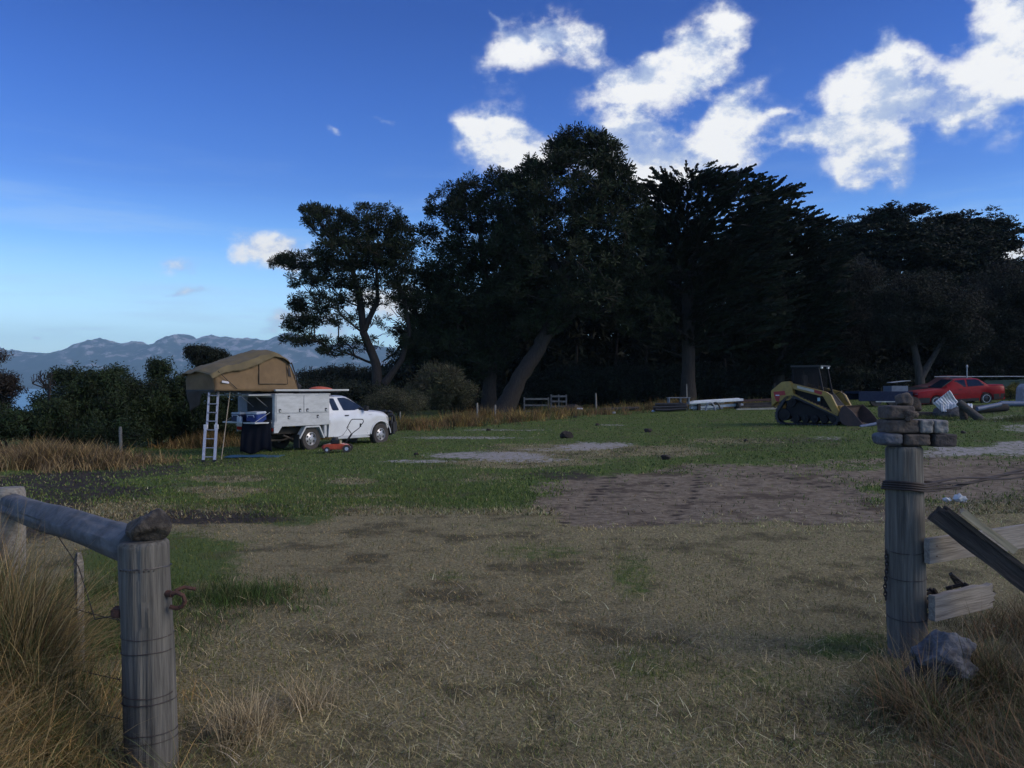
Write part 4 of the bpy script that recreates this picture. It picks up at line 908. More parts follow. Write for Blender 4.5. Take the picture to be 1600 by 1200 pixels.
def build_tent():
    TC = mat('tan_canvas', (.195, .130, .066), .9, col2=(.150, .100, .052), scale=3.2, bump=.5, bscale=2.2, detail=3)
    TF = mat('khaki_canvas', (.150, .118, .058), .85, col2=(.105, .086, .046), scale=2.6, bump=.5, bscale=2, detail=3)
    root = empty('roof_tent', U(-1.85, 0, 1.86), 'tan and khaki canvas tent unfolded on the ute roof', 'tent', UA)
    # base boards, in tent space (x along the ute, z up from the base)
    s = MB(); s.box((0, 0, -.03), (2.80, 1.36, .05)); s.box((-.7, 0, -.075), (1.3, 1.1, .04)); s.build('base_board', BLACKP, root, bevel=.01)
    def cloth(rows, name, m, amp=.018, fine=5):
        # rows of points with the same count become a rippled sheet with thickness
        nv = len(rows[0]); V = []; R_ = []
        for i in range(len(rows)-1):
            for a in range(fine): R_.append([Vector(p).lerp(Vector(q), a/fine) for p, q in zip(rows[i], rows[i+1])])
        R_.append([Vector(p) for p in rows[-1]]); G_ = []
        for r_ in R_:
            q = []
            for k in range(nv-1):
                for a in range(fine): q.append(r_[k].lerp(r_[k+1], a/fine))
            q.append(r_[-1]); G_.append(q)
        H = len(G_); Wd = len(G_[0]); s = MB()
        for gi, g_ in enumerate(G_):
            for p in g_:
                n_ = mnoise.noise_vector(p*2.3)*amp*2.0+mnoise.noise_vector(Vector((p.x*6+p.z*5, p.y*5, p.z*2.5)))*amp*1.1; V.append(p+n_)
        s.add(V, [(i*Wd+k, i*Wd+k+1, (i+1)*Wd+k+1, (i+1)*Wd+k) for i in range(H-1) for k in range(Wd-1)])
        o = s.build(name, m, root, smooth_=True); md = o.modifiers.new('thickness', 'SOLIDIFY'); md.thickness = .008; md.offset = -1; return o
    x0, x1 = -1.36, 1.42; w = .70
    # side walls: bottom line, top line along the frame (low at the rear, ridge forward of the middle)
    xs = [x0, -.9, -.3, .2, .53, .95, 1.18, x1]
    zt = [.50, .58, .82, 1.00, 1.10, .93, .78, .02]
    for sd_ in (-1, 1):
        bot = [(x, sd_*(w+(.03 if 0 < i < 7 else 0)), -.04) for i, x in enumerate(xs)]; mid = [(x*(.99), sd_*(w+.005), z*.5) for x, z in zip(xs, zt)]; top = [(x, sd_*(w-.06), z) for x, z in zip(xs, zt)]
        cloth([bot, mid, top], 'side_wall', TC, .02)
    cloth([[(x0, -w, -.06), (x0, 0, -.06), (x0, w, -.06)], [(x0-.02, -w, .25), (x0-.03, 0, .25), (x0-.02, w, .25)], [(x0, -w+.06, .50), (x0, 0, .52), (x0, w-.06, .50)]], 'rear_wall', TC, .015)
    cloth([[(x1, -w, -.04), (x1, 0, -.04), (x1, w, -.04)], [(1.31, -w, .4), (1.33, 0, .4), (1.31, w, .4)], [(1.18, -w+.06, .78), (1.20, 0, .82), (1.18, w-.06, .78)]], 'front_wall', TC, .015)
    # fly sheet: overhangs the walls and hangs over the near side in folds
    fx = [x0-.14, -1.1, -.7, -.3, .1, .53, .80, 1.05, 1.20]; fz = [.47, .66, .77, .90, 1.03, 1.16, 1.08, .97, .84]
    dr = [.10, .17, .20, .22, .24, .14, .08, .07, .06]
    rows = []
    for y, kz, e in ((-w-.07, None, 1), (-w-.01, .93, 0), (-.35, 1.0, 0), (0, 1.02, 0), (.35, 1.0, 0), (w+.01, .93, 0), (w+.07, None, 1)):
        rows.append([(x+(.0), y*(1+.0), (z*.93-d_ if e else z*kz)) for x, z, d_ in zip(fx, fz, dr)])
    cloth(rows, 'fly_sheet', TF, .028, 4)
    # window awning flap on the near side, tied down: outlined panel
    for sd_ in (-1,):
        pl = [(.02, .16), (1.02, .16), (.98, .74), (.62, .93), (.04, .80)]
        s = MB(); s.add([(x, sd_*(w+.045-.05*z), z) for x, z in pl]+[(x, sd_*(w+.020-.05*z), z) for x, z in pl], [tuple(range(5)), (9, 8, 7, 6, 5)]+[(i, i+5, (i+1) % 5+5, (i+1) % 5) for i in range(5)]); s.build('window_flap', TC, root)
        s = MB(); q = [(x, sd_*(w+.052-.05*z), z) for x, z in pl]; s.tube(q[:2]+[], .007, 5); s.tube([q[4], q[0]], .008, 5); s.tube([q[1], q[2]], .006, 5); s.build('seam_piping', SEAM, root)
    s = MB(); s.tube([(-1.30, -w-.03, .50), (-1.0, -w-.05, .24), (-.72, -w-.06, .02)], .010, 6); s.build('strap', SEAM, root)
    # small white maker's patch with dark strokes
    s = MB(); s.box((-1.08, -w-.045, .205), (.22, .012, .055), rot=Matrix.Rotation(rad(8), 3, 'Y')); p_ = s.build('patch', mat('white_cloth_patch', (.62, .62, .68), .8), root)
    # insect-screen side opening, darker
    s = MB(); s.add([(1.06, -w-.035, .40), (1.16, -w-.03, .36), (1.12, -w-.02, .62), (1.05, -w-.02, .70)], [(0, 1, 2, 3)]); s.build('screen_window', SEAM, root)
    for k in (-1, 1): s = MB(); s.tube([(1.22, k*.66, .80), (1.36, k*.70, .40), (1.46, k*.72, .0)], .02, 6); s.build('frame_hoop', SEAM, root)
    # annexe cloth hanging below the rear overhang
    cloth([[(x0-.02, .68, -.06), (x0-.02, .3, -.06), (x0-.02, -.05, -.06)], [(x0, .64, -.3), (x0+.02, .34, -.34), (x0, .0, -.26)], [(x0+.02, .58, -.62), (x0+.05, .33, -.50), (x0+.05, .10, -.40)]], 'hanging_skirt', mat('dark_brown_canvas', (.06, .048, .038), .9), .02)
    return root
build_tent()

def build_ladder():
    top = U(-3.16, -.52, 1.80); bot = Vector(((326.5-CU)/F*21.5, 21.5, 0)); bot.z = gz(bot.x, bot.y)
    root = empty('ladder', bot, 'aluminium ladder hanging from the rear edge of the roof tent', 'ladder')
    T = top-bot; side = Vector((1, -.05, 0)).normalized()
    for k, w0 in ((-1, .15), (1, .15)):
        s = MB(); s.beam(side*k*w0, T*.52+side*k*w0, .075, .03, up=(0, 1, .2)); s.build('rail', ALU, root, bevel=.004)
        s = MB(); s.beam(T*.45+side*k*.125+Vector((0, .04, 0)), T+side*k*.125+Vector((0, .04, 0)), .06, .026, up=(0, 1, .2)); s.build('rail', ALU, root, bevel=.004)
        s = MB(); s.box(tuple(side*k*w0+Vector((0, 0, .03))), (.085, .06, .06)); s.build('foot', BLACKP, root)
        s = MB(); s.box(tuple(T*.49+side*k*.145), (.09, .07, .12)); s.build('bracket', mat('pale_plastic', (.65, .66, .7), .5), root)
    for i in range(8):
        t = .07+i*.125; s = MB(); s.cyl(T*t-side*.14, T*t+side*.14, .014, n=8); s.build('rung', ALU, root)
    p = G(346, 22.3); s = MB(); tp = U(-2.7, -.62, 1.80)-p; s.cyl((0, 0, 0), tp, .012, n=8); o = s.build('support_pole', mat('pale_timber', (.36, .30, .22), .8), None); o.location = p
    tag(o, 'thin pale prop pole standing between ladder and ute', 'pole')
build_ladder()

def cooler(name, label, loc, size, body, lidm, rz, tilt=0):
    r = empty(name, loc, label, 'cooler', rz); r.rotation_euler[1] = tilt; w, d, hh = size
    s = MB(); s.box((0, 0, hh*.4), (w, d, hh*.8), taper=1.04); s.build('body', body, r, bevel=.02)
    s = MB(); s.box((0, 0, hh*.9), (w*1.06, d*1.06, hh*.2)); s.build('lid', lidm, r, bevel=.02)
    s = MB(); s.tube([(-w*.53, -d*.3, hh*.5), (-w*.58, -d*.3, hh*.7), (-w*.58, d*.3, hh*.7), (-w*.53, d*.3, hh*.5)], .012, 6); s.build('handle', lidm, r); return r
BLUEP = mat('blue_plastic', (.012, .04, .22), .35, coat=.3); WHP = mat('white_plastic', (.55, .62, .75), .4)
cooler('cool_box', 'blue cool box with a white lid on the lowered tailgate', U(-1.68, -.42, .92), (.34, .50, .30), BLUEP, WHP, UA, rad(-4))
cooler('cool_box', 'smaller dark blue cool box with pale lid farther along the tailgate', U(-1.72, .30, .92), (.32, .42, .27), mat('navy_plastic', (.01, .02, .08), .4), WHP, UA)
for i, (x, y, z) in enumerate(((-2.0, .12, .93), (-2.0, .02, .93))):
    s = MB(); s.cyl((0, 0, 0), (0, 0, .14), .05, n=14); s.cyl((0, 0, .14), (0, 0, .17), .02, n=10); o = s.build('container', WHP, None, smooth_=True); o.location = U(x+.1, y, z-.01); tag(o, ['left-hand small white container in front of the smaller cool box', 'right-hand small white container beside the cool box with the white lid'][i], 'container', 'small white containers on the tailgate')
def hang(name, label, pts, m, seed, cat='cloth'):
    """draped cloth hung from two upper corners"""
    A, B, Lg = Vector(pts[0]), Vector(pts[1]), pts[2]; s = MB(); nx, nz_ = 16, 14; V = []; ax = (B-A).normalized(); nrm = ax.cross(Vector((0, 0, 1)))
    for j in range(nz_+1):
        t = j/nz_
        for i in range(nx+1):
            u = i/nx; p = A.lerp(B, .5+(u-.5)*(1+.12*t)); p = p-Vector((0, 0, Lg*t*(1-.06*math.sin(u*9+seed))))+nrm*(.022*math.sin(u*23+seed+t*2)*(.3+t)+.10*math.sin(t*2.2)); V.append(p)
    s.add(V, [(j*(nx+1)+i, j*(nx+1)+i+1, (j+1)*(nx+1)+i+1, (j+1)*(nx+1)+i) for j in range(nz_) for i in range(nx)])
    o = s.build(name, m, None, smooth_=True); md = o.modifiers.new('thickness', 'SOLIDIFY'); md.thickness = .012; tag(o, label, cat); return o
hang('draped_cloth', 'dark navy cloth hanging from the near end of the tailgate', (U(-1.98, -.18, .93), U(-1.46, -.80, 1.0), .90), mat('navy_cloth', (.010, .012, .019), .95, spec=.1), 1.2)
s = MB(); V = []; n = 20
for j in range(9):
    for i in range(n+1):
        a = i/n; p = Vector((-.75+1.5*a, -.35+.7*j/8, 0)); p.z = .025+.018*mnoise.noise(p*4); V.append(p)
s.add(V, [(j*(n+1)+i, j*(n+1)+i+1, (j+1)*(n+1)+i+1, (j+1)*(n+1)+i) for j in range(8) for i in range(n)])
o = s.build('ground_mat', mat('blue_tarp', (.02, .09, .17), .6), None, smooth_=True); o.location = G(398, 22.9); o.modifiers.new('t', 'SOLIDIFY').thickness = .012; tag(o, 'crumpled blue mat on the grass behind the ute', 'mat')
s = MB(); s.ell((0, 0, 0), (.42, .30, .10), 16, 8, zmin=-.4)
for i, v in enumerate(s.v): s.v[i] = tuple(Vector(v)*(1+.15*mnoise.noise(Vector(v)*6)))
o = s.build('folded_cover', mat('orange_fabric', (.50, .10, .05), .7), None, smooth_=True); o.location = U(.75, -.35, 1.85); o.rotation_euler[2] = UA; tag(o, 'orange-red folded cover lying on the roof rack over the cab', 'cover')
s = MB(); s.ell((0, 0, .08), (.36, .42, .16), 16, 8, zmin=-.5); s.tube([(-.3, 0, .1), (0, 0, .27), (.3, 0, .1)], .015, 6)
o = s.build('gear_bag', mat('black_fabric', (.018, .02, .024), .85, bump=.3), None, smooth_=True); o.location = U(-.12, .1, 1.86); o.rotation_euler[2] = UA; tag(o, 'black gear bag on the roof rack between tent and orange cover', 'bag')

def build_mower():
    g = G(527, 23.6); root = empty('lawn_mower', g, 'orange-red push mower standing in front of the white ute', 'lawn mower', rad(4))
    OR = mat('orange_paint', (.60, .09, .03), .4, col2=(.42, .05, .02), coat=.3); RD = mat('red_plastic', (.28, .02, .02), .45)
    s = MB(); s.prism([(-.36, .09), (-.38, .17), (-.30, .24), (.14, .25), (.32, .21), (.34, .09)], -.24, .24); s.build('deck', OR, root, bevel=.025)
    s = MB(); s.box((-.33, 0, .15), (.16, .44, .13)); s.build('front_skirt', RD, root, bevel=.03)
    s = MB(); s.cyl((-.06, 0, .24), (-.06, 0, .36), .13, n=18); s.cyl((-.06, 0, .36), (-.06, 0, .43), .10, .08, n=18); s.box((-.02, -.16, .31), (.2, .08, .09)); s.build('engine', BLACKP, root, bevel=.01, smooth_=True)
    s = MB(); s.cyl((.10, -.10, .25), (.10, -.10, .34), .035, n=10); s.build('fuel_cap', mat('cream_plastic', (.6, .5, .3), .5), root)
    for x, r_ in ((-.25, .085), (.30, .115)):
        for sd_ in (-1, 1):
            w_ = bpy.data.objects.new('wheel', None); w_.location = (x, sd_*.27, r_); link(w_, root)
            q = MB(); q.cyl((0, -.022, 0), (0, .022, 0), r_, n=20); q.build('tyre', TYRE, w_, smooth_=True)
            q = MB(); q.cyl((0, -.026, 0), (0, .026, 0), r_*.45, n=14); q.build('hub', WHP, w_)
    s = MB(); HB = []
    for sd_ in (-1, 1): s.tube([(.24, sd_*.19, .26), (.34, sd_*.18, .42), (.42, sd_*.16, .54)], .013, 7)
    s.build('lower_handle', BLACKP, root, smooth_=True)
    s = MB(); pts = [(.42, -.16, .54), (.34, -.20, .66), (.30, -.24, .70), (.42, -.24, .92), (.46, -.22, .95), (.70, .20, .93), (.72, .24, .86), (.62, .24, .72), (.60, .20, .68), (.42, .16, .54)]
    s.tube(pts, .012, 7); s.build('upper_handle', BLACKP, root, smooth_=True)
    s = MB(); s.box((.63, .23, .76), (.04, .05, .10)); s.build('throttle', BLACKP, root)
    s = MB(); s.tube([(.0, -.05, .42), (.2, -.24, .5), (.36, -.24, .75)], .005, 5); s.build('cable', BLACKP, root)
build_mower()

# ---------------------------------------------------------------- compact track loader
def build_loader():
    h = Vector((.75, -.66, 0)).normalized(); d = 29.2; g = G(1276, d+.3); g.z = gz(g.x, g.y)+.0
    root = empty('track_loader', g, 'yellow and black skid-steer loader on rubber tracks with a rusty bucket', 'loader', math.atan2(h.y, h.x))
    YL = mat('yellow_machine_paint', (.33, .22, .035), .5, col2=(.22, .145, .035), scale=5, coat=.2); BK = mat('black_machine_paint', (.009, .010, .013), .75, col2=(.018, .018, .02), spec=.25)
    RU = mat('rusty_steel', (.075, .045, .038), .8, col2=(.04, .03, .032), scale=5); RDS = mat('red_decal', (.35, .02, .025), .5); TK = mat('track_rubber', (.022, .025, .035), .8, col2=(.04, .04, .045), scale=8)
    wd = .80
    # tracks: triangular run, drive sprocket high at the rear
    def offset(pts, r):
        out = []
        for x, z in pts: out.append((x, z))
        return out
    run = rounded([(-1.12, .03), (.98, .03), (1.12, .30), (-.42, 1.02), (-.82, 1.04), (-1.22, .42)], .26, 6)
    for sd_ in (-1, 1):
        y0, y1 = sd_*(wd-.38), sd_*wd
        inner = [(x*.93-.01, .06+(z-.06)*.88+.01) for x, z in run]
        n = len(run); s = MB()
        V = [(x, y0, z) for x, z in run]+[(x, y1, z) for x, z in run]+[(x, y1, z) for x, z in inner]+[(x, y0, z) for x, z in inner]
        Fc = []
        for i in range(n):
            j = (i+1) % n; Fc += [(i, j, n+j, n+i), (n+i, n+j, 2*n+j, 2*n+i), (2*n+i, 2*n+j, 3*n+j, 3*n+i), (3*n+i, 3*n+j, j, i)]
        s.add(V, Fc); belt = s.build('track', TK, root)
        # lugs
        per = [Vector((x, 0, z)) for x, z in run]; L_ = 0; acc_ = []
        q = MB(); tot = 0
        for i in range(n):
            a, b_ = per[i], per[(i+1) % n]; l_ = (b_-a).length
            while tot < L_+l_:
                t = (tot-L_)/l_; p = a.lerp(b_, t); dv = (b_-a).normalized(); nm_ = Vector((dv.z, 0, -dv.x)); ang = math.atan2(dv.z, dv.x)
                q.box((p.x+nm_.x*.015, (y0+y1)/2, p.z+nm_.z*.015), (.06, .37, .035), rot=Matrix.Rotation(-ang, 3, 'Y')); tot += .125
            L_ += l_
        q.build('track_lugs', TK, root)
        for x, z, r_ in ((-.88, .34, .21), (-.45, .22, .13), (-.12, .22, .13), (.21, .22, .13), (.54, .22, .13), (.88, .27, .17), (-.62, .80, .17)):
            q = MB(); q.cyl((x, sd_*(wd-.30), z), (x, sd_*(wd-.03), z), r_, n=18); q.cyl((x, sd_*(wd-.03), z), (x, sd_*(wd-.005), z), r_*.4, n=12); q.build('roller', BK, root, smooth_=40)
        q = MB(); q.prism([(-.95, .30), (.85, .24), (.9, .40), (-.45, .80), (-.75, .85)], sd_*(wd-.26), sd_*(wd-.14)); q.build('track_frame', BK, root)
        q = MB(); q.beam((-.52, sd_*(wd-.06), 1.07), (1.03, sd_*(wd-.06), .36), .16, .035, up=(0, 0, 1)); q.build('track_guard', YL, root)
    # body
    s = MB(); s.prism([(-1.18, .42), (-1.20, 1.22), (-.80, 1.30), (.55, 1.05), (.95, .55), (.95, .25), (-.9, .25)], -.42, .42); s.build('hull', BK, root, bevel=.02)
    s = MB(); s.prism([(-1.34, .62), (-1.36, 1.22), (-.90, 1.32), (-.90, .55)], -.62, .62); s.build('engine_hood', mat('orange_machine_panel', (.42, .22, .05), .5), root, bevel=.03)
    for sd_ in (-1, 1):
        q = MB(); q.prism([(-1.36, 1.20), (-.95, 1.52), (-.66, 1.54), (-.58, 1.44), (-.50, .98), (-.72, .86), (-1.15, .80), (-1.33, .62)], sd_*.60, sd_*.80); q.build('rear_tower', YL, root, bevel=.02)
        q = MB(); q.add([(-1.26, sd_*.806, 1.16), (-.84, sd_*.806, 1.20), (-.80, sd_*.806, 1.05), (-1.0, sd_*.806, 1.03), (-1.05, sd_*.806, .80), (-1.15, sd_*.806, .82), (-1.22, sd_*.806, 1.0)], [(0, 1, 2, 3, 4, 5, 6)]); q.build('decal', RDS, root)
        q = MB(); q.box((-1.10, sd_*.809, 1.035), (.14, .003, .035)); q.build('decal', WHP, root)
        # lift arm: long bar from the tower then bent down to the bucket
        arm = [(-.62, 1.46), (-.50, 1.44), (.62, 1.16), (.78, 1.05), (1.06, .50), (1.02, .30), (.86, .32), (.80, .52), (.50, 1.02), (.40, 1.02), (-.62, 1.28)]
        q = MB(); q.prism(arm, sd_*.62, sd_*.76); q.build('lift_arm', YL, root, bevel=.012)
        q = MB(); q.add([(-.40, sd_*.766, 1.385), (.20, sd_*.766, 1.235), (.20, sd_*.766, 1.15), (-.40, sd_*.766, 1.29)], [(0, 1, 2, 3)]); q.build('decal', mat('pale_decal', (.45, .43, .38), .5), root)
        q = MB(); q.add([(.22, sd_*.766, 1.235), (.50, sd_*.766, 1.165), (.46, sd_*.766, 1.06), (.22, sd_*.766, 1.13)], [(0, 1, 2, 3)]); q.build('decal', RDS, root)
        q = MB(); q.cyl((-.45, sd_*.54, .75), (.52, sd_*.54, .98), .04, n=10); q.build('lift_cylinder', BK, root, smooth_=True)
        q = MB(); q.box((-.08, sd_*.52, .95), (.80, .12, .50)); q.build('side_panel', BK, root, bevel=.01)
    q = MB(); q.box((.30, -.584, .90), (.09, .006, .12)); q.build('sticker', mat('pale_blue_decal', (.45, .65, .72), .5), root)
    # cab cage
    s = MB()
    for sd_ in (-1, 1):
        s.beam((-.62, sd_*.42, 1.2), (-.70, sd_*.42, 2.04), .06, .06); s.beam((.42, sd_*.42, .98), (.22, sd_*.42, 2.02), .06, .06); s.beam((-.72, sd_*.42, 2.05), (.26, sd_*.42, 2.03), .05, .06)
        for x in np.linspace(-.62, .22, 26): s.beam((x, sd_*.42, 1.2), (x-.05, sd_*.42, 2.03), .016, .016)
    s.build('cab_frame', BK, root)
    s = MB(); s.box((-.22, 0, 2.075), (1.10, .95, .05)); s.box((-.25, -.476, 2.09), (.8, .02, .03)); s.build('cab_roof', mat('grey_machine_roof', (.04, .04, .048), .5), root, bevel=.015)
    s = MB(); s.box((-.66, 0, 1.6), (.03, .78, .80)); s.build('rear_screen', BK, root)
    s = MB(); s.box((-.25, 0, 1.25), (.45, .45, .14)); s.box((-.45, 0, 1.52), (.12, .44, .5)); s.build('seat', BLACKP, root, bevel=.03)
    for y in (-.3, .3):
        q = MB(); q.box((.29, y, 2.02), (.06, .12, .07)); q.build('work_light', LAMP, root)
    q = MB(); q.cyl((-1.0, .3, 1.3), (-1.0, .3, 1.75), .04, n=10); q.build('exhaust', BK, root)
    # bucket mount and bucket
    s = MB(); s.cyl((.93, -.66, .62), (.93, .66, .62), .07, n=12); s.box((1.0, 0, .62), (.16, 1.3, .13)); s.build('cross_tube', YL, root, bevel=.01)
    s = MB(); s.prism([(1.0, .15), (1.02, .62), (1.12, .62), (1.14, .12)], -.5, .5); s.build('quick_hitch', RU, root)
    prof = [(1.95, .02), (1.50, .02), (1.26, .07), (1.14, .20), (1.12, .40), (1.20, .62), (1.30, .70)]
    s = MB(); n = len(prof); th = .025; inn = []
    for i, (x, z) in enumerate(prof): inn.append((x+(.03 if i > 1 else 0), z+(.03 if i < 4 else -.0)))
    poly = prof+inn[::-1]
    s.prism(poly, -.86, .86); s.build('bucket_shell', RU, root)
    for sd_ in (-1, 1):
        s = MB(); s.prism([(1.95, .0), (1.50, .0), (1.24, .06), (1.12, .20), (1.10, .42), (1.19, .66), (1.30, .72), (1.55, .50)], sd_*.86, sd_*.885); s.build('bucket_side', RU, root)
    s = MB(); s.box((1.97, 0, .012), (.16, 1.78, .02)); s.build('cutting_edge', mat('worn_steel', (.12, .10, .11), .5, metal=.3), root)
    s = MB(); s.tube([(.45, -.3, 1.0), (.7, -.35, 1.15), (.95, -.3, .8)], .018, 6); s.tube([(.45, .3, 1.0), (.75, .35, 1.2), (.98, .3, .8)], .018, 6); s.build('hose', BLACKP, root)
build_loader()

# ---------------------------------------------------------------- red sedan
def build_sedan():
    RED = mat('red_paint', (.26, .008, .012), .42, col2=(.20, .007, .010), coat=.0, spec=.2); d = 43.0
    xf = (1463-CU)/F*d; xr = (1541-CU)/F*d; zf = EYE-(635.6-HV)/F*d; zr = EYE-(631-HV)/F*d
    ctr = Vector(((xf+xr)/2, d+.75, (zf+zr)/2)); root = empty('parked_car', ctr, 'lowered red four-door sedan with black lower trim', 'car', math.pi)
    root.rotation_euler = (0, math.atan2(zr-zf, xr-xf)*-1*-1, math.pi); wb = xr-xf; X0 = -wb/2; X1 = wb/2
    def arch(x, z0=.17):
        for xw in (X0, X1):
            if abs(x-xw) < .34: return max(z0, .28+math.sqrt(.34**2-(x-xw)**2)*.95-.02)
        return z0
    key = [(-2.28, .86, .93, .70), (-2.25, .90, .965, .76), (-2.0, .92, .985, .80), (-1.72, .925, .99, .81), (-1.46, .93, 1.01, .76), (-1.22, .93, 1.20, .70), (-1.00, .93, 1.34, .67), (-.85, .93, 1.375, .66), (-.4, .925, 1.39, .66), (.12, .92, 1.385, .66), (.26, .915, 1.37, .66), (.55, .91, 1.19, .69), (.86, .905, 1.00, .70), (.98, .90, .945, .74), (1.4, .87, .92, .78), (1.9, .82, .875, .78), (2.12, .79, .84, .77), (2.22, .74, .79, .74), (2.26, .62, .66, .72)]
    xs = sorted(set([k[0] for k in key]+[X0+t for t in np.linspace(-.36, .36, 11)]+[X1+t for t in np.linspace(-.36, .36, 11)])); st = []
    kx = [k[0] for k in key]
    for x in xs:
        ze, zt, wt = (float(np.interp(x, kx, [k[i] for k in key])) for i in (1, 2, 3)); we = .84-.25*max(0, abs(x)-1.95)**1.3
        st.append((x, arch(x), ze, zt, we-.02, we, min(wt, we-.025)))
    V, Fc = loft_body(st); s = MB(); s.add(V, Fc); s.build('body', RED, root, smooth_=35)
    for sd_ in (-1, 1):
        side_panel(st, rounded([(.66, 1.05), (.20, 1.315), (-.28, 1.33), (-.28, .955), (.80, .95)], .03), sd_).build('front_window', GLASS, root)
        side_panel(st, rounded([(-.37, 1.33), (-.84, 1.315), (-1.00, 1.27), (-1.26, .965), (-.37, .955)], .03), sd_).build('rear_window', GLASS, root)
        side_panel(st, [(-.32, .92), (-.33, .92), (-.33, .25), (-.32, .25)], sd_, .003).build('door_seam', SEAM, root)
        side_panel(st, [(.86, .88), (.85, .88), (.85, .25), (.86, .25)], sd_, .003).build('door_seam', SEAM, root)
        for x0, x1 in ((X0+.40, X1-.40),): side_panel(st, [(x0, .34), (x1, .34), (x1, .19), (x0, .19)], sd_, .010).build('sill_trim', BLACKP, root)
        side_panel(st, [(-2.24, .50), (X0-.36, .50), (X0-.36, .20), (-2.18, .22)], sd_, .022).build('bumper_side', BLACKP, root)
        side_panel(st, [(X1+.36, .50), (2.22, .50), (2.20, .22), (X1+.36, .20)], sd_, .022).build('bumper_side', BLACKP, root)
        side_panel(st, [(-1.3, .62), (X1-.38, .60), (X1-.38, .56), (-1.3, .58)], sd_, .010).build('rub_strip', BLACKP, root)
        side_panel(st, rounded([(-.05, .86), (.1, .86), (.1, .83), (-.05, .83)], .01), sd_, .02).build('door_handle', BLACKP, root)
        s = MB(); s.box((.78, sd_*.86, 1.02), (.10, .12, .09)); s.build('side_mirror', RED, root, bevel=.02)
        s = MB(); s.box((2.215, sd_*.58, .68), (.06, .30, .10)); s.build('headlight', LAMP, root, bevel=.01)
        s = MB(); s.box((-2.27, sd_*.58, .78), (.04, .34, .14)); s.build('tail_light', REDL, root, bevel=.01)
        for x in (X0, X1): wheel_mb(.29, .20, .205, TYRE, mat('dark_alloy', (.05, .05, .055), .4, metal=.5), root, (x, sd_*.735, .275), sd_, holes=5, spoke=True)
        for x in (X0, X1):
            q = MB(); q.tube([(x+.195*math.cos(a), sd_*.82, .275+.195*math.sin(a)) for a in np.linspace(0, 2*math.pi, 24, endpoint=False)], .014, 6, closed=True); q.build('rim_lip', ALU, root, smooth_=True)
    s = MB(); s.box((2.24, 0, .34), (.10, 1.58, .26)); s.build('front_bumper', BLACKP, root, bevel=.04)
    s = MB(); s.box((-2.27, 0, .40), (.10, 1.60, .26)); s.build('rear_bumper', BLACKP, root, bevel=.04)
    s = MB(); s.box((2.245, 0, .67), (.04, .80, .10)); s.build('grille', BLACKP, root)
    s = MB(); s.box((2.30, 0, .40), (.008, .37, .11)); s.build('number_plate', mat('plate_white', (.6, .6, .58), .5), root)
    for x0, z0, w0, x1_, z1, w1 in ((.28, 1.37, .60, .95, .975, .68), (-.98, 1.35, .60, -1.46, 1.03, .68)):
        s = MB(); e = .012; s.add([(x0, -w0, z0+e), (x0, w0, z0+e), (x1_, w1, z1+e), (x1_, -w1, z1+e), (x0, -w0, z0-.02), (x0, w0, z0-.02), (x1_, w1, z1-.02), (x1_, -w1, z1-.02)], [(0, 1, 2, 3), (7, 6, 5, 4), (0, 4, 5, 1), (1, 5, 6, 2), (2, 6, 7, 3), (3, 7, 4, 0)]); s.build('windscreen' if x0 > 0 else 'back_window', GLASS, root)
build_sedan()

# ---------------------------------------------------------------- gate posts and rails in front
WOOD = mat('weathered_grey_timber', (.150, .143, .124), .9, col2=(.056, .054, .048), scale=11, stretch=(4.5, 4.5, .22), detail=10, bump=.55, bscale=16, lo=.34, hi=.68)
WOODB = mat('weathered_boards', (.29, .27, .235), .88, col2=(.14, .128, .112), scale=10, stretch=(.3, 5, 5), detail=10, bump=.5, bscale=16, lo=.34, hi=.68)
WOODD = mat('old_dark_timber', (.060, .050, .042), .9, col2=(.024, .020, .018), scale=9, stretch=(.35, 3, 3), detail=9, bump=.9, lo=.38, hi=.64)
WOODL = mat('new_pale_timber', (.62, .47, .28), .8, col2=(.44, .32, .18), scale=8, stretch=(.3, 3, 3), bump=.3)
BLUEW = mat('grey_blue_rail_timber', (.135, .142, .150), .88, col2=(.075, .080, .086), scale=7, stretch=(1, 1, 1), detail=9, bump=.8, lo=.40, hi=.62)
RUST = mat('rust', (.085, .035, .022), .85, col2=(.04, .022, .018), scale=30, bump=.4)
WIRE = mat('galvanised_wire', (.13, .13, .14), .5, metal=.6, col2=(.06, .05, .045), scale=40)
WIRED = mat('dark_wire', (.03, .028, .03), .6, metal=.4, col2=(.05, .035, .03), scale=40)

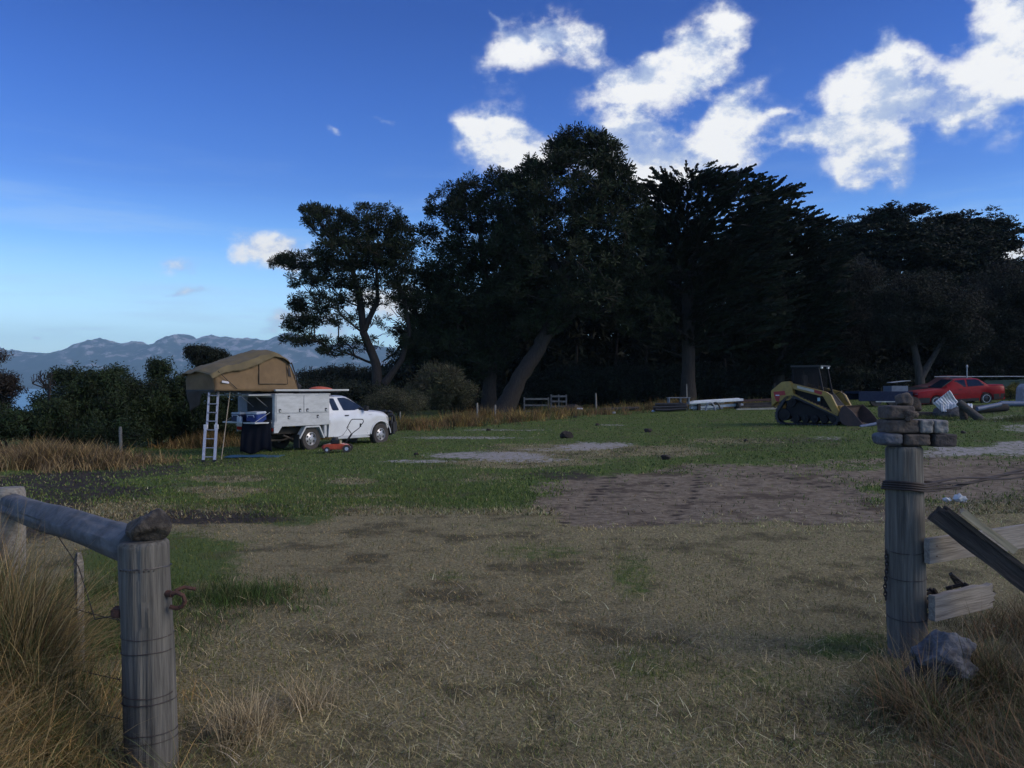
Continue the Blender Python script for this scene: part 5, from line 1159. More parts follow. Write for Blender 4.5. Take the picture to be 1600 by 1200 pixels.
def log_mesh(a, b, r0, r1, n=40, rings=60, rough=.006, crack=7, seed=0, chamfer=.012):
    """timber pole with splits, knots and an uneven sawn end"""
    a = Vector(a); b = Vector(b); ax = (b-a); Ln = ax.length; ax.normalize(); e1 = ax.orthogonal().normalized(); e2 = ax.cross(e1); rs = random.Random(seed)
    cr = [(rs.uniform(0, 6.28), rs.uniform(0, .8), rs.uniform(.25, .9), rs.uniform(.003, .009)) for _ in range(crack)]
    V = []; 
    for i in range(rings+1):
        t = i/rings; rr = r0+(r1-r0)*t; c = a+ax*Ln*t
        for k in range(n):
            g = 2*math.pi*k/n; q = rr+rough*mnoise.noise(Vector((math.cos(g)*2+seed, math.sin(g)*2, t*Ln*1.3)))*2.2+rough*.16*mnoise.noise(Vector((math.cos(g)*9, math.sin(g)*9+seed, t*Ln*1.0)))
            for (ca, t0, ln, dp) in cr:
                if t0 < t < t0+ln:
                    dg = abs((g-ca-.25*mnoise.noise(Vector((t*3, ca, 0)))+math.pi) % (2*math.pi)-math.pi)
                    if dg < .07: q -= dp*.8
            if i == 0 or i == rings: q -= chamfer
            V.append(c+(e1*math.cos(g)+e2*math.sin(g))*q)
    Fc = [(i*n+k, i*n+(k+1) % n, (i+1)*n+(k+1) % n, (i+1)*n+k) for i in range(rings) for k in range(n)]
    V.append(a-ax*.0); V.append(b+ax*.002)
    m = (rings+1)*n
    Fc += [(k, m, (k+1) % n) for k in range(n)]+[(rings*n+k, rings*n+(k+1) % n, m+1) for k in range(n)]
    s = MB(); s.add(V, Fc); return s
def ring(s, c, r, wr, tilt=(0, 0), n=36, seed=0, turns=1, M=None):
    """strand of wire drawn round a post"""
    pts = []
    for k in range(int(n*turns)):
        g = 2*math.pi*k/n; pts.append((c[0]+r*math.cos(g), c[1]+r*math.sin(g), c[2]+tilt[0]*math.cos(g)+tilt[1]*math.sin(g)+.004*mnoise.noise(Vector((g*2, seed, 0)))))
    s.tube(pts, wr, 5, closed=(turns == 1))
def rock_mesh(size, seed, sub=4, rough=.25, cuts=9):
    bm = bmesh.new(); bmesh.ops.create_icosphere(bm, subdivisions=sub, radius=1); rs = random.Random(seed); pl = []
    for _ in range(cuts):
        n_ = Vector((rs.gauss(0, 1), rs.gauss(0, 1), rs.gauss(0, 1))).normalized(); pl.append((n_, rs.uniform(.52, .86)))
    for v in bm.verts:
        p = v.co.copy()
        for n_, d_ in pl:
            e = p.dot(n_)-d_
            if e > 0: p -= n_*e*.93
        p += p.normalized()*(mnoise.noise(p*1.6+Vector((seed, 0, 0)))*rough*.55+mnoise.noise(p*5+Vector((seed, 2, 0)))*rough*.16+mnoise.noise(p*14)*rough*.05)
        v.co = Vector((p.x*size[0], p.y*size[1], p.z*size[2]))
    me = bpy.data.meshes.new('rock'); bm.to_mesh(me); bm.free(); me.polygons.foreach_set('use_smooth', [True]*len(me.polygons)); me.set_sharp_from_angle(angle=rad(40)); return me

# left corner of the gateway
LP = Vector((-1.80, 4.15, 0)); LP.z = gz(LP.x, LP.y)
lf = empty('wooden_fence', LP, 'round timber gate post and log rail at the left of the gateway', 'fence')
pt = Vector((-.045, 0, 1.13-LP.z))
post = log_mesh((.0, 0, -.25), pt, .128, .117, n=56, rings=90, crack=9, seed=3).build('post', WOOD, lf, smooth_=True)
def at_post(z): t = (z+.25)/(pt.z+.25); return Vector((0, 0, -.25)).lerp(pt, t), .128+(.117-.128)*t
for i, (v, rr, wr, ti) in enumerate(((893, 1, .0028, .008), (1001, 1, .0022, .0), (1027, 1, .0026, .012), (1091, 1, .0022, -.004), (1106, 1, .003, .010), (1155, 1, .0022, .012), (1166, 1, .0018, .008))):
    z = EYE-(v-HV)/F*4.03-LP.z; c, r_ = at_post(z); s = MB(); ring(s, c, r_+.003, wr, (ti*.6, -ti), seed=i)
    if i == 0:
        for k in range(9): g = 4.0+.18*k; p = c+Vector((math.cos(g), math.sin(g), 0))*(r_+.004); s.tube([p+Vector((0, 0, -.006)), p+Vector((math.cos(g)*.006, math.sin(g)*.006, .004))], .0022, 4)
    s.build('wire', WIRE if i in (0,) else WIRED, post)
# rusty gate hinge pin, curling forward from the right of the post
z = EYE-(935-HV)/F*4.1-LP.z; c, r_ = at_post(z)
s = MB(); s.tube([(c.x+r_-.03, -.03, z+.02), (c.x+r_+.015, -.04, z+.022), (c.x+r_+.03, -.045, z+.02)], .017, 10); s.tube([(c.x+r_+.02, -.045, z+.02), (c.x+r_+.055, -.05, z+.03), (c.x+r_+.085, -.05, z+.015), (c.x+r_+.095, -.05, z-.015), (c.x+r_+.08, -.05, z-.04), (c.x+r_+.05, -.05, z-.048), (c.x+r_+.02, -.05, z-.04)], .011, 8); s.tube([(c.x+r_+.03, -.02, z+.03), (c.x+r_+.07, .0, z+.045), (c.x+r_+.12, .02, z+.03)], .009, 7)
s.build('hinge_pin', RUST, post, smooth_=True)
s = MB(); s.tube([(c.x-r_-.02, -.03, z-.055), (c.x-r_+.02, -.07, z-.06)], .020, 8); s.box((c.x-r_+.005, -.075, z-.065), (.05, .03, .045)); s.build('bolt', RUST, post, bevel=.006)
# log rail back to the second post, round
P2 = Vector((-3.36, 5.55, gz(-3.36, 5.55)))-LP
e0 = Vector((pt.x-.07, .03, 1.10-LP.z)); e1 = Vector((P2.x+.02, P2.y-.0, 1.10-LP.z))
log_mesh(e1+(e1-e0).normalized()*.22, e0, .084, .090, n=40, rings=70, crack=8, seed=8, rough=.008).build('rail', BLUEW, lf, smooth_=True)
p2b = Vector((P2.x-.04, P2.y+.02, P2.z-.2)); log_mesh(p2b, Vector((P2.x-.05, P2.y+.06, 1.22-LP.z)), .10, .095, n=32, rings=40, crack=6, seed=11).build('post', WOODB, lf, smooth_=True)
# slack fence wires running back and left from the post
for i, (z0, z1, dx) in enumerate(((.70, .86, 0), (.40, .45, .1), (.20, .2, .0))):
    s = MB(); a = Vector((-.12, .05, z0)); b = Vector((P2.x-.3, P2.y, z1)); pts = [a.lerp(b, k/14)-Vector((0, 0, .10*math.sin(math.pi*k/14))) for k in range(15)]; s.tube(pts, .0022, 4)
    for k in range(1, 14, 2): p = pts[k]; s.tube([p+Vector((-.01, 0, -.012)), p+Vector((.01, 0, .014))], .0018, 4); s.tube([p+Vector((.01, 0, -.012)), p+Vector((-.01, 0, .014))], .0018, 4)
    s.build('barbed_wire', WIRED, lf)
s = MB(); a = Vector((-.11, -.06, .78)); pts = [a, a+Vector((-.28, .25, -.10)), a+Vector((-.55, .6, .1)), a+Vector((-.9, 1.0, .22))]; s.tube(pts, .003, 5); s.build('loose_wire', WIRED, lf)

me = rock_mesh((.105, .10, .088), 21, rough=.35, cuts=7); RK = mat('dark_lichened_rock', (.075, .065, .052), .95, col2=(.022, .019, .017), scale=14, detail=9, bump=1.0, bscale=30, lo=.42, hi=.6); me.materials.append(RK)
o = bpy.data.objects.new('rock', me); link(o); o.location = LP+pt+Vector((.02, -.01, .072)); o.rotation_euler = (.1, -.25, .5); tag(o, 'jagged brown rock balanced on top of the left gate post', 'rock')
g = Vector((-2.56, 4.9, gz(-2.56, 4.9))); s = log_mesh((0, 0, -.1), (-.01, 0, .74), .026, .024, n=14, rings=14, crack=3, seed=5); o = s.build('fence_stake', WOODB, None, smooth_=True); o.location = g; tag(o, 'short grey stake in the long grass left of the left gate post', 'stake')

# right side of the gateway
RP = Vector((2.79, 5.86, 0)); RP.z = gz(RP.x, RP.y)
rf = empty('wooden_fence', RP, 'grey gate post with broken boards at the right of the gateway', 'fence')
ptop = Vector((-.012, 0, EYE-(697-HV)/F*5.86-RP.z)); rpost = log_mesh((.02, 0, -.25), ptop, .134, .122, n=56, rings=90, crack=10, seed=14).build('post', WOOD, rf, smooth_=True)
def at_r(z): t = (z+.25)/(ptop.z+.25); return Vector((.02, 0, -.25)).lerp(ptop, t), .134+(.122-.134)*t
for i, v in enumerate((863, 905, 968)):
    z = EYE-(v-HV)/F*5.75-RP.z; c, r_ = at_r(z); s = MB(); ring(s, c, r_+.003, .0028, (.004, .012), seed=i+9); s.build('wire', WIRED, rpost)
z = EYE-(764-HV)/F*5.75-RP.z; c, r_ = at_r(z)
for i in range(4):   # heavy twisted strands round the post and away to the right
    s = MB(); pts = []
    for k in range(30): g_ = math.pi*.35+2*math.pi*.82*k/29*1.0; g_ = math.pi*.30+k/29*math.pi*1.45; pts.append(Vector((c.x+(r_+.012+.004*i)*math.cos(g_), (r_+.012+.004*i)*math.sin(g_), z+.028-.016*i-.02*math.sin(g_)+.014*math.cos(g_+.3)*(-1))))
    e = Vector((3.2, 2.0, z+.20)); a = pts[-1]
    for k in range(1, 40):
        t = k/39; p = a.lerp(e, t); w_ = k*.42+i*math.pi/2; am = .020*(1-t*.4)*min(1, k/5); pts.append(p+Vector((0, math.cos(w_)*am, math.sin(w_)*am-.05*math.sin(math.pi*min(1, t*1.0)))))
    s.tube(pts, .0075, 7); s.build('wire_strand', WIRED, rpost, smooth_=True)
s = MB(); s.tube([(c.x+.08, .10, z+.04), (c.x+.25, .18, z+.012), (c.x+.45, .3, z+.02)], .006, 6); s.tube([(c.x+.1, .10, z+.03), (c.x+.26, .18, z+.022), (c.x+.5, .33, z-.02)], .006, 6); s.build('wire_end', WIRED, rpost)
def board(a, b, w, t, m, name='board', broken=0, seed=1, parent=rf, rag=0.0):
    """sawn board from a to b with worn, split ends"""
    a = Vector(a); b = Vector(b); ax = (b-a); Ln = ax.length; ax.normalize(); up = Vector((0, 0, 1)); sd_ = ax.cross(up).normalized(); up = sd_.cross(ax); rs = random.Random(seed); n = 26; H = 7; V = []; Fc = []
    for fi, f in enumerate((-1, 1)):
        for i in range(n+1):
            for j in range(H+1):
                t_ = i/n; h_ = j/H-.5; x = Ln*t_
                if i == n and broken: x += broken*(mnoise.noise(Vector((j*1.3, seed, 0)))-.2)
                if i == 0: x += .008*mnoise.noise(Vector((j*1.7, seed, 3)))
                e = .006*mnoise.noise(Vector((x*5, seed+j*(j in (0, H)), 2)))
                if j == H and rag: e -= rag*max(0, mnoise.noise(Vector((x*6, seed, 9))))
                V.append(a+ax*x+up*(h_*w+e)+sd_*(f*t/2+.0025*mnoise.noise(Vector((x*4, h_*22, seed)))))
    m_ = (n+1)*(H+1)
    for i in range(n):
        for j in range(H):
            p = i*(H+1)+j; Fc += [(p, p+1, p+H+2, p+H+1), (m_+p, m_+p+H+1, m_+p+H+2, m_+p+1)]
        for j in (0, H):
            p = i*(H+1)+j; Fc.append((p, p+H+1, m_+p+H+1, m_+p))
    for i in (0, n):
        for j in range(H): p = i*(H+1)+j; Fc.append((p, p+1, m_+p+1, m_+p))
    s = MB(); s.add(V, Fc)
    # orient: texture runs along object X, so keep the object at a with its own frame
    R = Matrix((ax, sd_, up)).transposed().to_4x4(); R.translation = a; Ri = R.inverted(); s.v = [tuple(Ri @ Vector(v)) for v in s.v]
    o = s.build(name, m, parent, smooth_=35); o.matrix_local = R; return o
zt = lambda v, d: EYE-(v-HV)/F*d-RP.z
dirr = Vector((1.34, .86, 0)).normalized()
a1 = Vector((.075, -.155, zt(860, 5.72))); board(a1, a1+Vector((2.9, 1.55, .02)), .172, .042, WOODB, seed=3)
a2 = Vector((.10, -.17, zt(948, 5.72))); board(a2, a2+Vector((.60, .32, .015)), .175, .05, WOODB, broken=.16, seed=4, rag=.03)
a3 = Vector((.62, -.35, zt(1037, 5.6))); board(a3, a3+Vector((1.6, .75, .06)), .10, .04, WOODB, seed=5)
for (bx, bz) in ((a1, .03), (a1, -.04), (a2, .03), (a2, -.05)):
    s = MB(); p = bx+dirr*.09+Vector((0, -.026, bz)); s.cyl(p, p+Vector((.003, -.006, 0)), .006, n=8); s.build('nail', RUST, rf)
# chain hanging at the left of the post
z = zt(865, 5.8); c, r_ = at_r(z)
for i in range(13):
    s = MB(); p = Vector((c.x-r_-.022+.006*math.sin(i*.5), -.02, z-.0265*i)); n_ = 14; tw = i % 2
    s.tube([(p.x+(.011*math.cos(t) if tw else .002*math.cos(t)), p.y+(.002 if tw else .011)*math.cos(t), p.z+.019*math.sin(t)) for t in [2*math.pi*k/n_ for k in range(n_)]], .0045, 6, closed=True)
    s.build('chain_link', WIRED, rpost, smooth_=True)
# the leaning timber, and a pale batten on it: loose, so things of their own
pa = RP+Vector((.10, -.20, 1.06-.02)); pb = Vector((3.95, 5.35, gz(3.95, 5.35)+.03))
lt = empty('leaning_beam', pb, 'dark split timber beam leaning against the right gate post', 'beam')
board(pa-pb, Vector((0, 0, 0)), .115, .085, WOODD, name='beam', seed=7, parent=lt)
ax = (pb-pa).normalized(); upn = Vector((0, 0, 1))-ax*ax.z; upn.normalize()
board(pa-pb+upn*.075+ax*.04+Vector((0, .012, 0)), upn*.075+Vector((0, .012, 0)), .03, .13, mat('brown_timber_edge', (.085, .066, .05), .9, col2=(.04, .032, .026), scale=9, stretch=(.35, 3, 3), bump=.8), name='top_edge', seed=8, parent=lt)
o = board(pa+upn*.116+ax*.10+Vector((0, -.045, 0)), pa+upn*.116+ax*.50+Vector((0, -.045, 0)), .045, .08, WOODL, name='batten', seed=9, parent=None); tag(o, 'short pale new batten lying on top of the leaning beam', 'batten')
# cobble-sized stone blocks stacked on the post
STB = [mat('brown_stone', (.105, .085, .07), .92, col2=(.05, .042, .038), scale=16, detail=9, bump=.7), mat('grey_stone', (.22, .215, .205), .9, col2=(.10, .10, .098), scale=14, detail=9, bump=.7, lo=.42, hi=.62), mat('dark_stone', (.055, .048, .048), .92, col2=(.028, .026, .027), scale=16, detail=9, bump=.7), mat('blue_grey_stone', (.10, .115, .14), .85, col2=(.055, .06, .07), scale=14, detail=9, bump=.6)]
def stone(label, u0, u1, v0, v1, d, dep, mi, seed, rz=0., rnd=.018):
    w = (u1-u0)/F*d; hh = (v1-v0)/F*d; c_ = Vector((((u0+u1)/2-CU)/F*d, d+dep/2, EYE-((v0+v1)/2-HV)/F*d))
    bm = bmesh.new(); bmesh.ops.create_cube(bm, size=2); bmesh.ops.subdivide_edges(bm, edges=bm.edges[:], cuts=13, use_grid_fill=True); pw = 4.0 if rnd > .03 else 16 if rnd < .012 else 9
    for v in bm.verts:
        p = v.co.copy(); nrm = (abs(p.x)**pw+abs(p.y)**pw+abs(p.z)**pw)**(1/pw); p /= nrm
        q = mnoise.noise(p*1.7+Vector((seed, 0, 0)))*.05+mnoise.noise(p*5+Vector((0, seed, 0)))*.025+mnoise.noise(p*13)*.012
        p *= 1+q*(1-.8*abs(p.z)**6)
        v.co = Vector((p.x*w*.5, p.y*dep*.5, p.z*hh*.498))
    me = bpy.data.meshes.new('stone_block'); bm.to_mesh(me); bm.free(); me.polygons.foreach_set('use_smooth', [True]*len(me.polygons)); me.set_sharp_from_angle(angle=rad(45)); me.materials.append(STB[mi])
    o = bpy.data.objects.new('stone_block', me); link(o); o.location = c_; o.rotation_euler = (0, 0, rz); return tag(o, label, 'stone block', 'stone blocks stacked on the right gate post')
D = 5.74
stone('rounded blue-grey stone at the left of the bottom row on the right post', 1378, 1414.5, 676.5, 697, D, .20, 3, 1, rnd=.038)
stone('reddish-brown stone in the middle of the bottom row, over the post', 1415, 1455.5, 678.5, 697, D, .22, 0, 2)
stone('dark square-edged stone jutting out at the right of the bottom row', 1456.5, 1495, 678.5, 698.5, D+.01, .22, 2, 3, .12, rnd=.01)
stone('wide dark brown stone at the left of the middle row', 1388.5, 1438, 656, 677.5, D+.01, .21, 0, 4)
stone('pale grey stone in the middle row, left of the end one', 1439, 1460, 656, 677.5, D, .21, 1, 5)
stone('pale grey stone at the right end of the middle row', 1460.5, 1483.5, 656.5, 677.5, D, .21, 1, 6)
stone('brown stone alone in the top row, mortar crumbling at its right end', 1388.5, 1431.5, 634, 655.2, D+.01, .20, 0, 7)
me = rock_mesh((.062, .06, .055), 33, 3, .4, 6); me.materials.append(STB[0]); o = bpy.data.objects.new('rock', me); link(o); o.location = W3(1412, 625, D+.1); o.location.z = EYE-(634-HV)/F*(D)+.035; tag(o, 'broken brown rock crowning the stone stack on the right post', 'rock')
me = rock_mesh((.062, .03, .04), 35, 3, .6, 5); me.materials.append(mat('crumbled_mortar', (.05, .036, .03), .95, col2=(.11, .09, .07), scale=30, bump=1)); o = bpy.data.objects.new('mortar_lump', me); link(o); o.location = W3(1424, 650, D-.005); tag(o, 'dark crumbly mortar lump clinging to the right end of the top stone', 'mortar lump')
# big rocks at the foot of the right post
BR = mat('blue_grey_rock', (.12, .125, .135), .92, col2=(.035, .036, .040), scale=9, detail=10, bump=1.0, bscale=26, lo=.36, hi=.62)
me = rock_mesh((.180, .17, .150), 52, 5, .62, 13); me.materials.append(BR); o = bpy.data.objects.new('rock', me); link(o); o.location = (2.66+.0, 5.08, gz(2.66, 5.08)+.25); o.rotation_euler = (.15, .25, .4); o.location.x = (1477-CU)/F*5.08; tag(o, 'large blue-grey rock with a hollow face below the broken boards', 'rock')
me = rock_mesh((.19, .17, .14), 57, 4, .3, 8); me.materials.append(mat('dark_damp_rock', (.035, .035, .04), .9, col2=(.018, .018, .02), scale=8, bump=1)); o = bpy.data.objects.new('rock', me); link(o); o.location = ((1462-CU)/F*5.1, 5.12, gz(2.6, 5.1)+.08); tag(o, 'dark damp rock half buried under the large blue-grey one', 'rock')
# dark junk bundle behind the lower boards
s = MB(); rs = random.Random(4)
for k in range(26):
    p = Vector((rs.uniform(0, .42), rs.uniform(-.06, .1), rs.uniform(0, .18))); s.tube([p, p+Vector((rs.uniform(-.12, .12), rs.uniform(-.05, .05), rs.uniform(-.05, .10)))], rs.uniform(.006, .02), 5)
o = s.build('twig_heap', WOODD, None); o.location = RP+Vector((.17, .22, zt(915, 5.9))); o.location.z = gz(3.0, 6.1)+.25; o['kind'] = 'stuff'; o['label'] = 'dark sticks heaped behind the lower board'
# litter
for i, (u, v, d_, sz) in enumerate(((1500, 789, 0, .075), (1480, 790, 0, .05))):
    x, y = (u-CU)/F*13.2, 13.2; bm = bmesh.new(); bmesh.ops.create_icosphere(bm, subdivisions=2, radius=sz)
    for v_ in bm.verts: v_.co = Vector((v_.co.x*1.3, v_.co.y, v_.co.z*(.9 if i == 0 else .5)))+mnoise.noise_vector(v_.co*30+Vector((i, 0, 0)))*sz*.8
    me = bpy.data.meshes.new('litter'); bm.to_mesh(me); bm.free(); me.materials.append(mat('white_plastic_scrap', (.5, .53, .55), .5)); o = bpy.data.objects.new('plastic_scrap', me); link(o); o.location = (x, y, gz(x, y)+sz*.5); tag(o, ['larger crumpled white plastic scrap on the grass beyond the right post', 'small flat white plastic scrap just left of the larger one'][i], 'litter')

# ---------------------------------------------------------------- along the edge of the wood
def simple(name, label, cat, mb, m, loc, rz=0, group=None, smooth_=False, bevel=0):
    o = mb.build(name, m, None, smooth_=smooth_, bevel=bevel); o.location = loc; o.rotation_euler = (0, 0, rz); return tag(o, label, cat, group)
for (u, d, hh, r_, lab) in ((932, 50, 1.15, .05, 'pale leaning stake right of the stock panels'), (1074, 46.5, 1.5, .03, 'tall thin pale stake rising from the dark pipe heap'), (746, 42, .95, .05, 'short white stake in the dry grass behind the ute'), (773, 43, .8, .05, 'short grey stake left of the leaning pine trunk'),
                        (190, 24.2, .85, .05, 'grey stake in front of the left thicket'), (1211, 46, 1.4, .05, 'dark stake left of the skid loader'), (625, 40, .7, .04, 'stake almost lost in yellow grass just right of the bull bar')):
    s = log_mesh((0, 0, -.2), (random.uniform(-.05, .05), 0, hh), r_, r_*.9, n=10, rings=8, crack=2, seed=int(u)); simple('fence_stake', lab, 'stake', s, WOODB if u != 1211 else WOODD, G(u, d), group='fence stakes', smooth_=True)
def panel(label, u, d, w, hh, nr, mid, rz, m=WOODB):
    r_ = empty('stock_panel', G(u, d), label, 'fence panel', rz, 'wooden stock panels')
    for x in ([-w/2, w/2]+([0] if mid else [])):
        s = MB(); s.box((x, 0, hh/2), (.09, .07, hh+.06)); s.build('post', m, r_, bevel=.008)
    for k in range(nr):
        s = MB(); z_ = .16+(hh-.24)*k/(nr-1); s.box((0, -.05, z_), (w+.04, .03, .11), rot=Matrix.Rotation(rad(random.uniform(-1, 1)), 3, 'Y')); s.build('rail', m, r_, bevel=.004)
GREYP = mat('grey_painted_rails', (.12, .13, .135), .9, col2=(.06, .06, .06), scale=8)
panel('wider grey stock panel standing left of its taller neighbour', 838, 49.5, 1.45, 1.0, 3, False, rad(4), GREYP)
panel('taller grey stock panel with a middle post', 873, 49, .90, 1.15, 4, True, rad(-3), GREYP)
# long white steel lengths on trestles, with coils of dark pipe beside them
WS = mat('white_coated_steel', (.62, .66, .70), .4, col2=(.5, .53, .56), scale=6)
for i, (ua, va, ub, vb, r_) in enumerate(((1074, 629.5, 1160, 624.5, .08), (1082, 627.5, 1154, 623.2, .06), (1078, 632, 1130, 628.2, .07), (1078, 637, 1160, 632.2, .085), (1085, 640.5, 1128, 637.5, .07))):
    d = 46+i*.12; a = W3(ua, va, d); b_ = W3(ub, vb, d+.8); s = MB(); s.beam(Vector((0, 0, 0)), b_-a, .26, r_*1.7); labs = ['topmost long white steel length of the pile', 'slim white length lying behind the topmost one', 'short white length under the topmost one', 'lower long white steel length just above the grass', 'lowest short white length resting on the grass']
    simple('steel_length', labs[i], 'steel length', s, WS, a, group='white steel lengths stacked at the wood edge', bevel=.015)
s = MB(); s.box((0, 0, .18), (.14, .9, .36)); simple('bearer_block', 'dark bearer under the left end of the white steel lengths', 'block', s, WOODD, G(1090, 46.5), group='bearers'); s = MB(); s.box((0, 0, .18), (.14, .9, .36)); simple('bearer_block', 'dark bearer under the right end of the white steel lengths', 'block', s, WOODD, G(1152, 46.9), group='bearers')
s = MB(); s.tube([(.42*math.cos(t)*.6, 0, .42*math.sin(t)) for t in np.linspace(0, math.pi, 12)], .05, 8); simple('hoop', 'grey hoop standing against the white steel lengths', 'hoop', s, mat('grey_plastic', (.20, .22, .25), .6), G(1110, 45.2), smooth_=True)
s = MB(); s.tube([(.42*math.cos(t)*.6, 0, .42*math.sin(t)) for t in np.linspace(.2, math.pi*.8, 12)], .05, 8); simple('hoop', 'black hoop leaning beside the grey one', 'hoop', s, BLACKP, G(1118, 45.3), smooth_=True)
rs = random.Random(9)
for i in range(7):
    s = MB(); L_ = rs.uniform(1.2, 1.9); y = i*.13; z_ = .10+.14*(i % 3); s.tube([(-L_/2, 0, rs.uniform(0, .05)), (0, 0, rs.uniform(.0, .04)), (L_/2, 0, rs.uniform(0, .08))], .075, 9)
    g = G(1050+rs.uniform(-4, 4), 45.2+y); g.z += z_; simple('black_pipe', ['front lower left black pipe of the heap beside the white steel', 'black pipe one layer up near the front of the heap', 'black pipe on top of the front half of the heap', 'black pipe low in the middle of the heap', 'black pipe one layer up in the middle of the heap', 'topmost black pipe under the low grey trestle', 'rearmost black pipe low against the dark undergrowth'][i], 'pipe', s, BLACKP, g, rad(rs.uniform(-6, 6)), 'black pipes heaped left of the white steel', True)
s = MB(); s.box((0, 0, .03), (1.25, .5, .04)); s.box((-.55, 0, -.15), (.06, .5, .32)); s.box((.55, 0, -.15), (.06, .5, .32)); s.box((.1, 0, -.12), (.06, .4, .25)); g = G(1060, 46); g.z += .72; simple('trestle', 'low grey trestle behind the black pipe heap', 'trestle', s, mat('grey_plastic', (.2, .22, .25), .6), g)
for i, (u, d, L_, z_, a) in enumerate(((1190, 47, 2.3, .40, 1), (1200, 46.2, 2.6, .22, -1), (1185, 46.0, 2.2, .10, 2), (1205, 45.4, 2.2, .10, -2))):
    s = MB(); s.beam((-L_/2, 0, 0), (L_/2, 0, .10), .2, .12); g = G(u, d); g.z += z_; simple('sleeper', ['dark reddish timber on top of the pile between steel and loader', 'long dark timber second from the top of that pile', 'lower rear dark timber of the pile left of the loader', 'front dark timber of the pile left of the loader'][i], 'timber', s, WOODD if i else mat('red_brown_timber', (.07, .035, .03), .8), g, rad(a), 'dark timbers beside the skid loader')
s = MB(); s.beam((-1.5, 0, 0), (1.5, 0, .05), .16, .07); simple('plank', 'pale plank on the grass left of the skid loader', 'plank', s, mat('sun_bleached_plank', (.36, .35, .30), .8), G(1195, 43.5, .06), rad(2))
for i, (u, d, L_) in enumerate(((962, 50, 1.9), (972, 49, 2.0), (948, 49.5, .9))):
    s = MB(); s.tube([(-L_/2, 0, 0), (0, 0, .04), (L_/2, 0, .12)], [.10, .12, .09], 9); simple('log', ['dark log at the foot of the wood right of the lone stake', 'dark log in front of the other one right of the lone stake', 'short dark log end nearest the lone stake'][i], 'log', s, WOODD, G(u, d, .1), rad(8-i*5), 'dark logs by the lone stake', True)
s = MB(); s.ell((0, 0, .2), (.55, .35, .32), 14, 8)
for i, v in enumerate(s.v): s.v[i] = tuple(Vector(v)+mnoise.noise_vector(Vector(v)*4)*.18)
simple('rubbish_heap', 'small dark heap of rubbish right of the taller stock panel', 'heap', s, WOODD, G(897, 48), smooth_=True)
s = MB(); s.ell((0, 0, .0), (.22, .10, .07), 12, 6); simple('white_bag', 'white bag lying on the dark rubbish heap', 'bag', s, WHP, G(905, 47.5, .30), rad(10), smooth_=True)
for i, (u, d) in enumerate(((959, 46.5), (1021, 46))):
    s = MB(); s.ell((0, 0, 0), (.11, .07, .07), 8, 5); simple('litter', ['tiny white scrap at the edge of the grass below the dark logs', 'tiny pale scrap on the grass left of the black pipes'][i], 'litter', s, WHP, G(u, d, .05), smooth_=True)
rs = random.Random(3)
for i, (u, v, w) in enumerate(((1040, 718, .12), (1013, 676, .14), (885, 685, .22), (898, 654, .10), (933, 666, .10), (651, 711, .07), (1165, 690, .06), (1560, 640, .1), (763, 673, .10), (1505, 678, .08))):
    d = 1.9*F/(v-HV)*.9; 
    for _ in range(12): p = G(u, d); d += (HV+(EYE-p.z)/p.y*F-v)*.02*d/10
    me = rock_mesh((w, w*.8, w*.7), 70+i, 3, .5, 5); me.materials.append(mat('black_soil', (.022, .018, .017), .95, col2=(.04, .032, .026), scale=12, bump=1)); o = bpy.data.objects.new('earth_clod', me); link(o); o.location = G(u, d, w*.4)
    tag(o, ['dark clod at the far rim of the bare dirt, left part', 'dark clod on the green above the pale puddle', 'wide dark clod heap left above the long pale puddle', 'small dark clod below the stock panels', 'small dark clod right of the one below the stock panels', 'tiny clod on the grass right of the mower', 'upright dark clod on the green in front of the loader pile', 'dark clod beyond the pipes by the red car', 'dark clod beyond the front of the ute', 'dark clod in the grass right of the stone stack'][i], 'clod', 'dark earth clods in the paddock')

# ---------------------------------------------------------------- yard at the right
BL = mat('faded_blue_steel', (.010, .018, .045), .9, col2=(.02, .03, .06), scale=9, spec=.1); DB = mat('dark_blue_steel', (.015, .022, .045), .6)
def trailer():
    r_ = empty('trailer', G(1372, 44), 'low blue steel trailer deck parked between the loader and the red car', 'trailer', rad(3))
    s = MB(); s.box((0, 0, .72), (2.9, 1.6, .12)); s.build('deck', BL, r_, bevel=.01)
    s = MB(); s.box((0, -.81, .52), (2.9, .04, .50)); s.build('side_panel', BL, r_); s = MB(); s.box((0, .81, .55), (2.9, .04, .45)); s.build('side_panel', BL, r_)
    s = MB(); s.box((.25, -.835, .24), (1.6, .03, .05)); s.build('side_rail', mat('pale_steel', (.35, .38, .42), .5), r_)
    for x in (-.5, .4): s = MB(); s.cyl((x, -.8, .3), (x, -.6, .3), .30, n=18); s.build('wheel', TYRE, r_, smooth_=40)
    s = MB(); s.box((.95, 0, .92), (.9, .9, .30)); s.build('tool_box', mat('grey_blue_steel', (.12, .15, .2), .5), r_, bevel=.01)
    s = MB(); s.beam((1.45, -.4, .6), (2.6, 0, .5), .08, .1); s.beam((1.45, .4, .6), (2.6, 0, .5), .08, .1); s.build('drawbar', DB, r_)
trailer()
s = MB(); s.prism([(-.5, 0), (.3, .09), (.5, .10), (.5, .07), (.3, .06), (-.5, -.03)], -.3, .3); simple('sheet_stack', 'pale sheets lying on the tool box of the blue trailer', 'sheets', s, mat('pale_steel', (.35, .38, .42), .5), G(1404, 44, 1.22))
s = MB(); s.box((0, 0, .42), (2.4, 1.1, .84)); s.box((0, 0, .86), (2.5, 1.2, .05)); simple('storage_bin', 'dark flat-topped bin between the blue trailer and the red car', 'bin', s, mat('dark_bin', (.03, .03, .035), .6), G(1425, 47), bevel=.02)
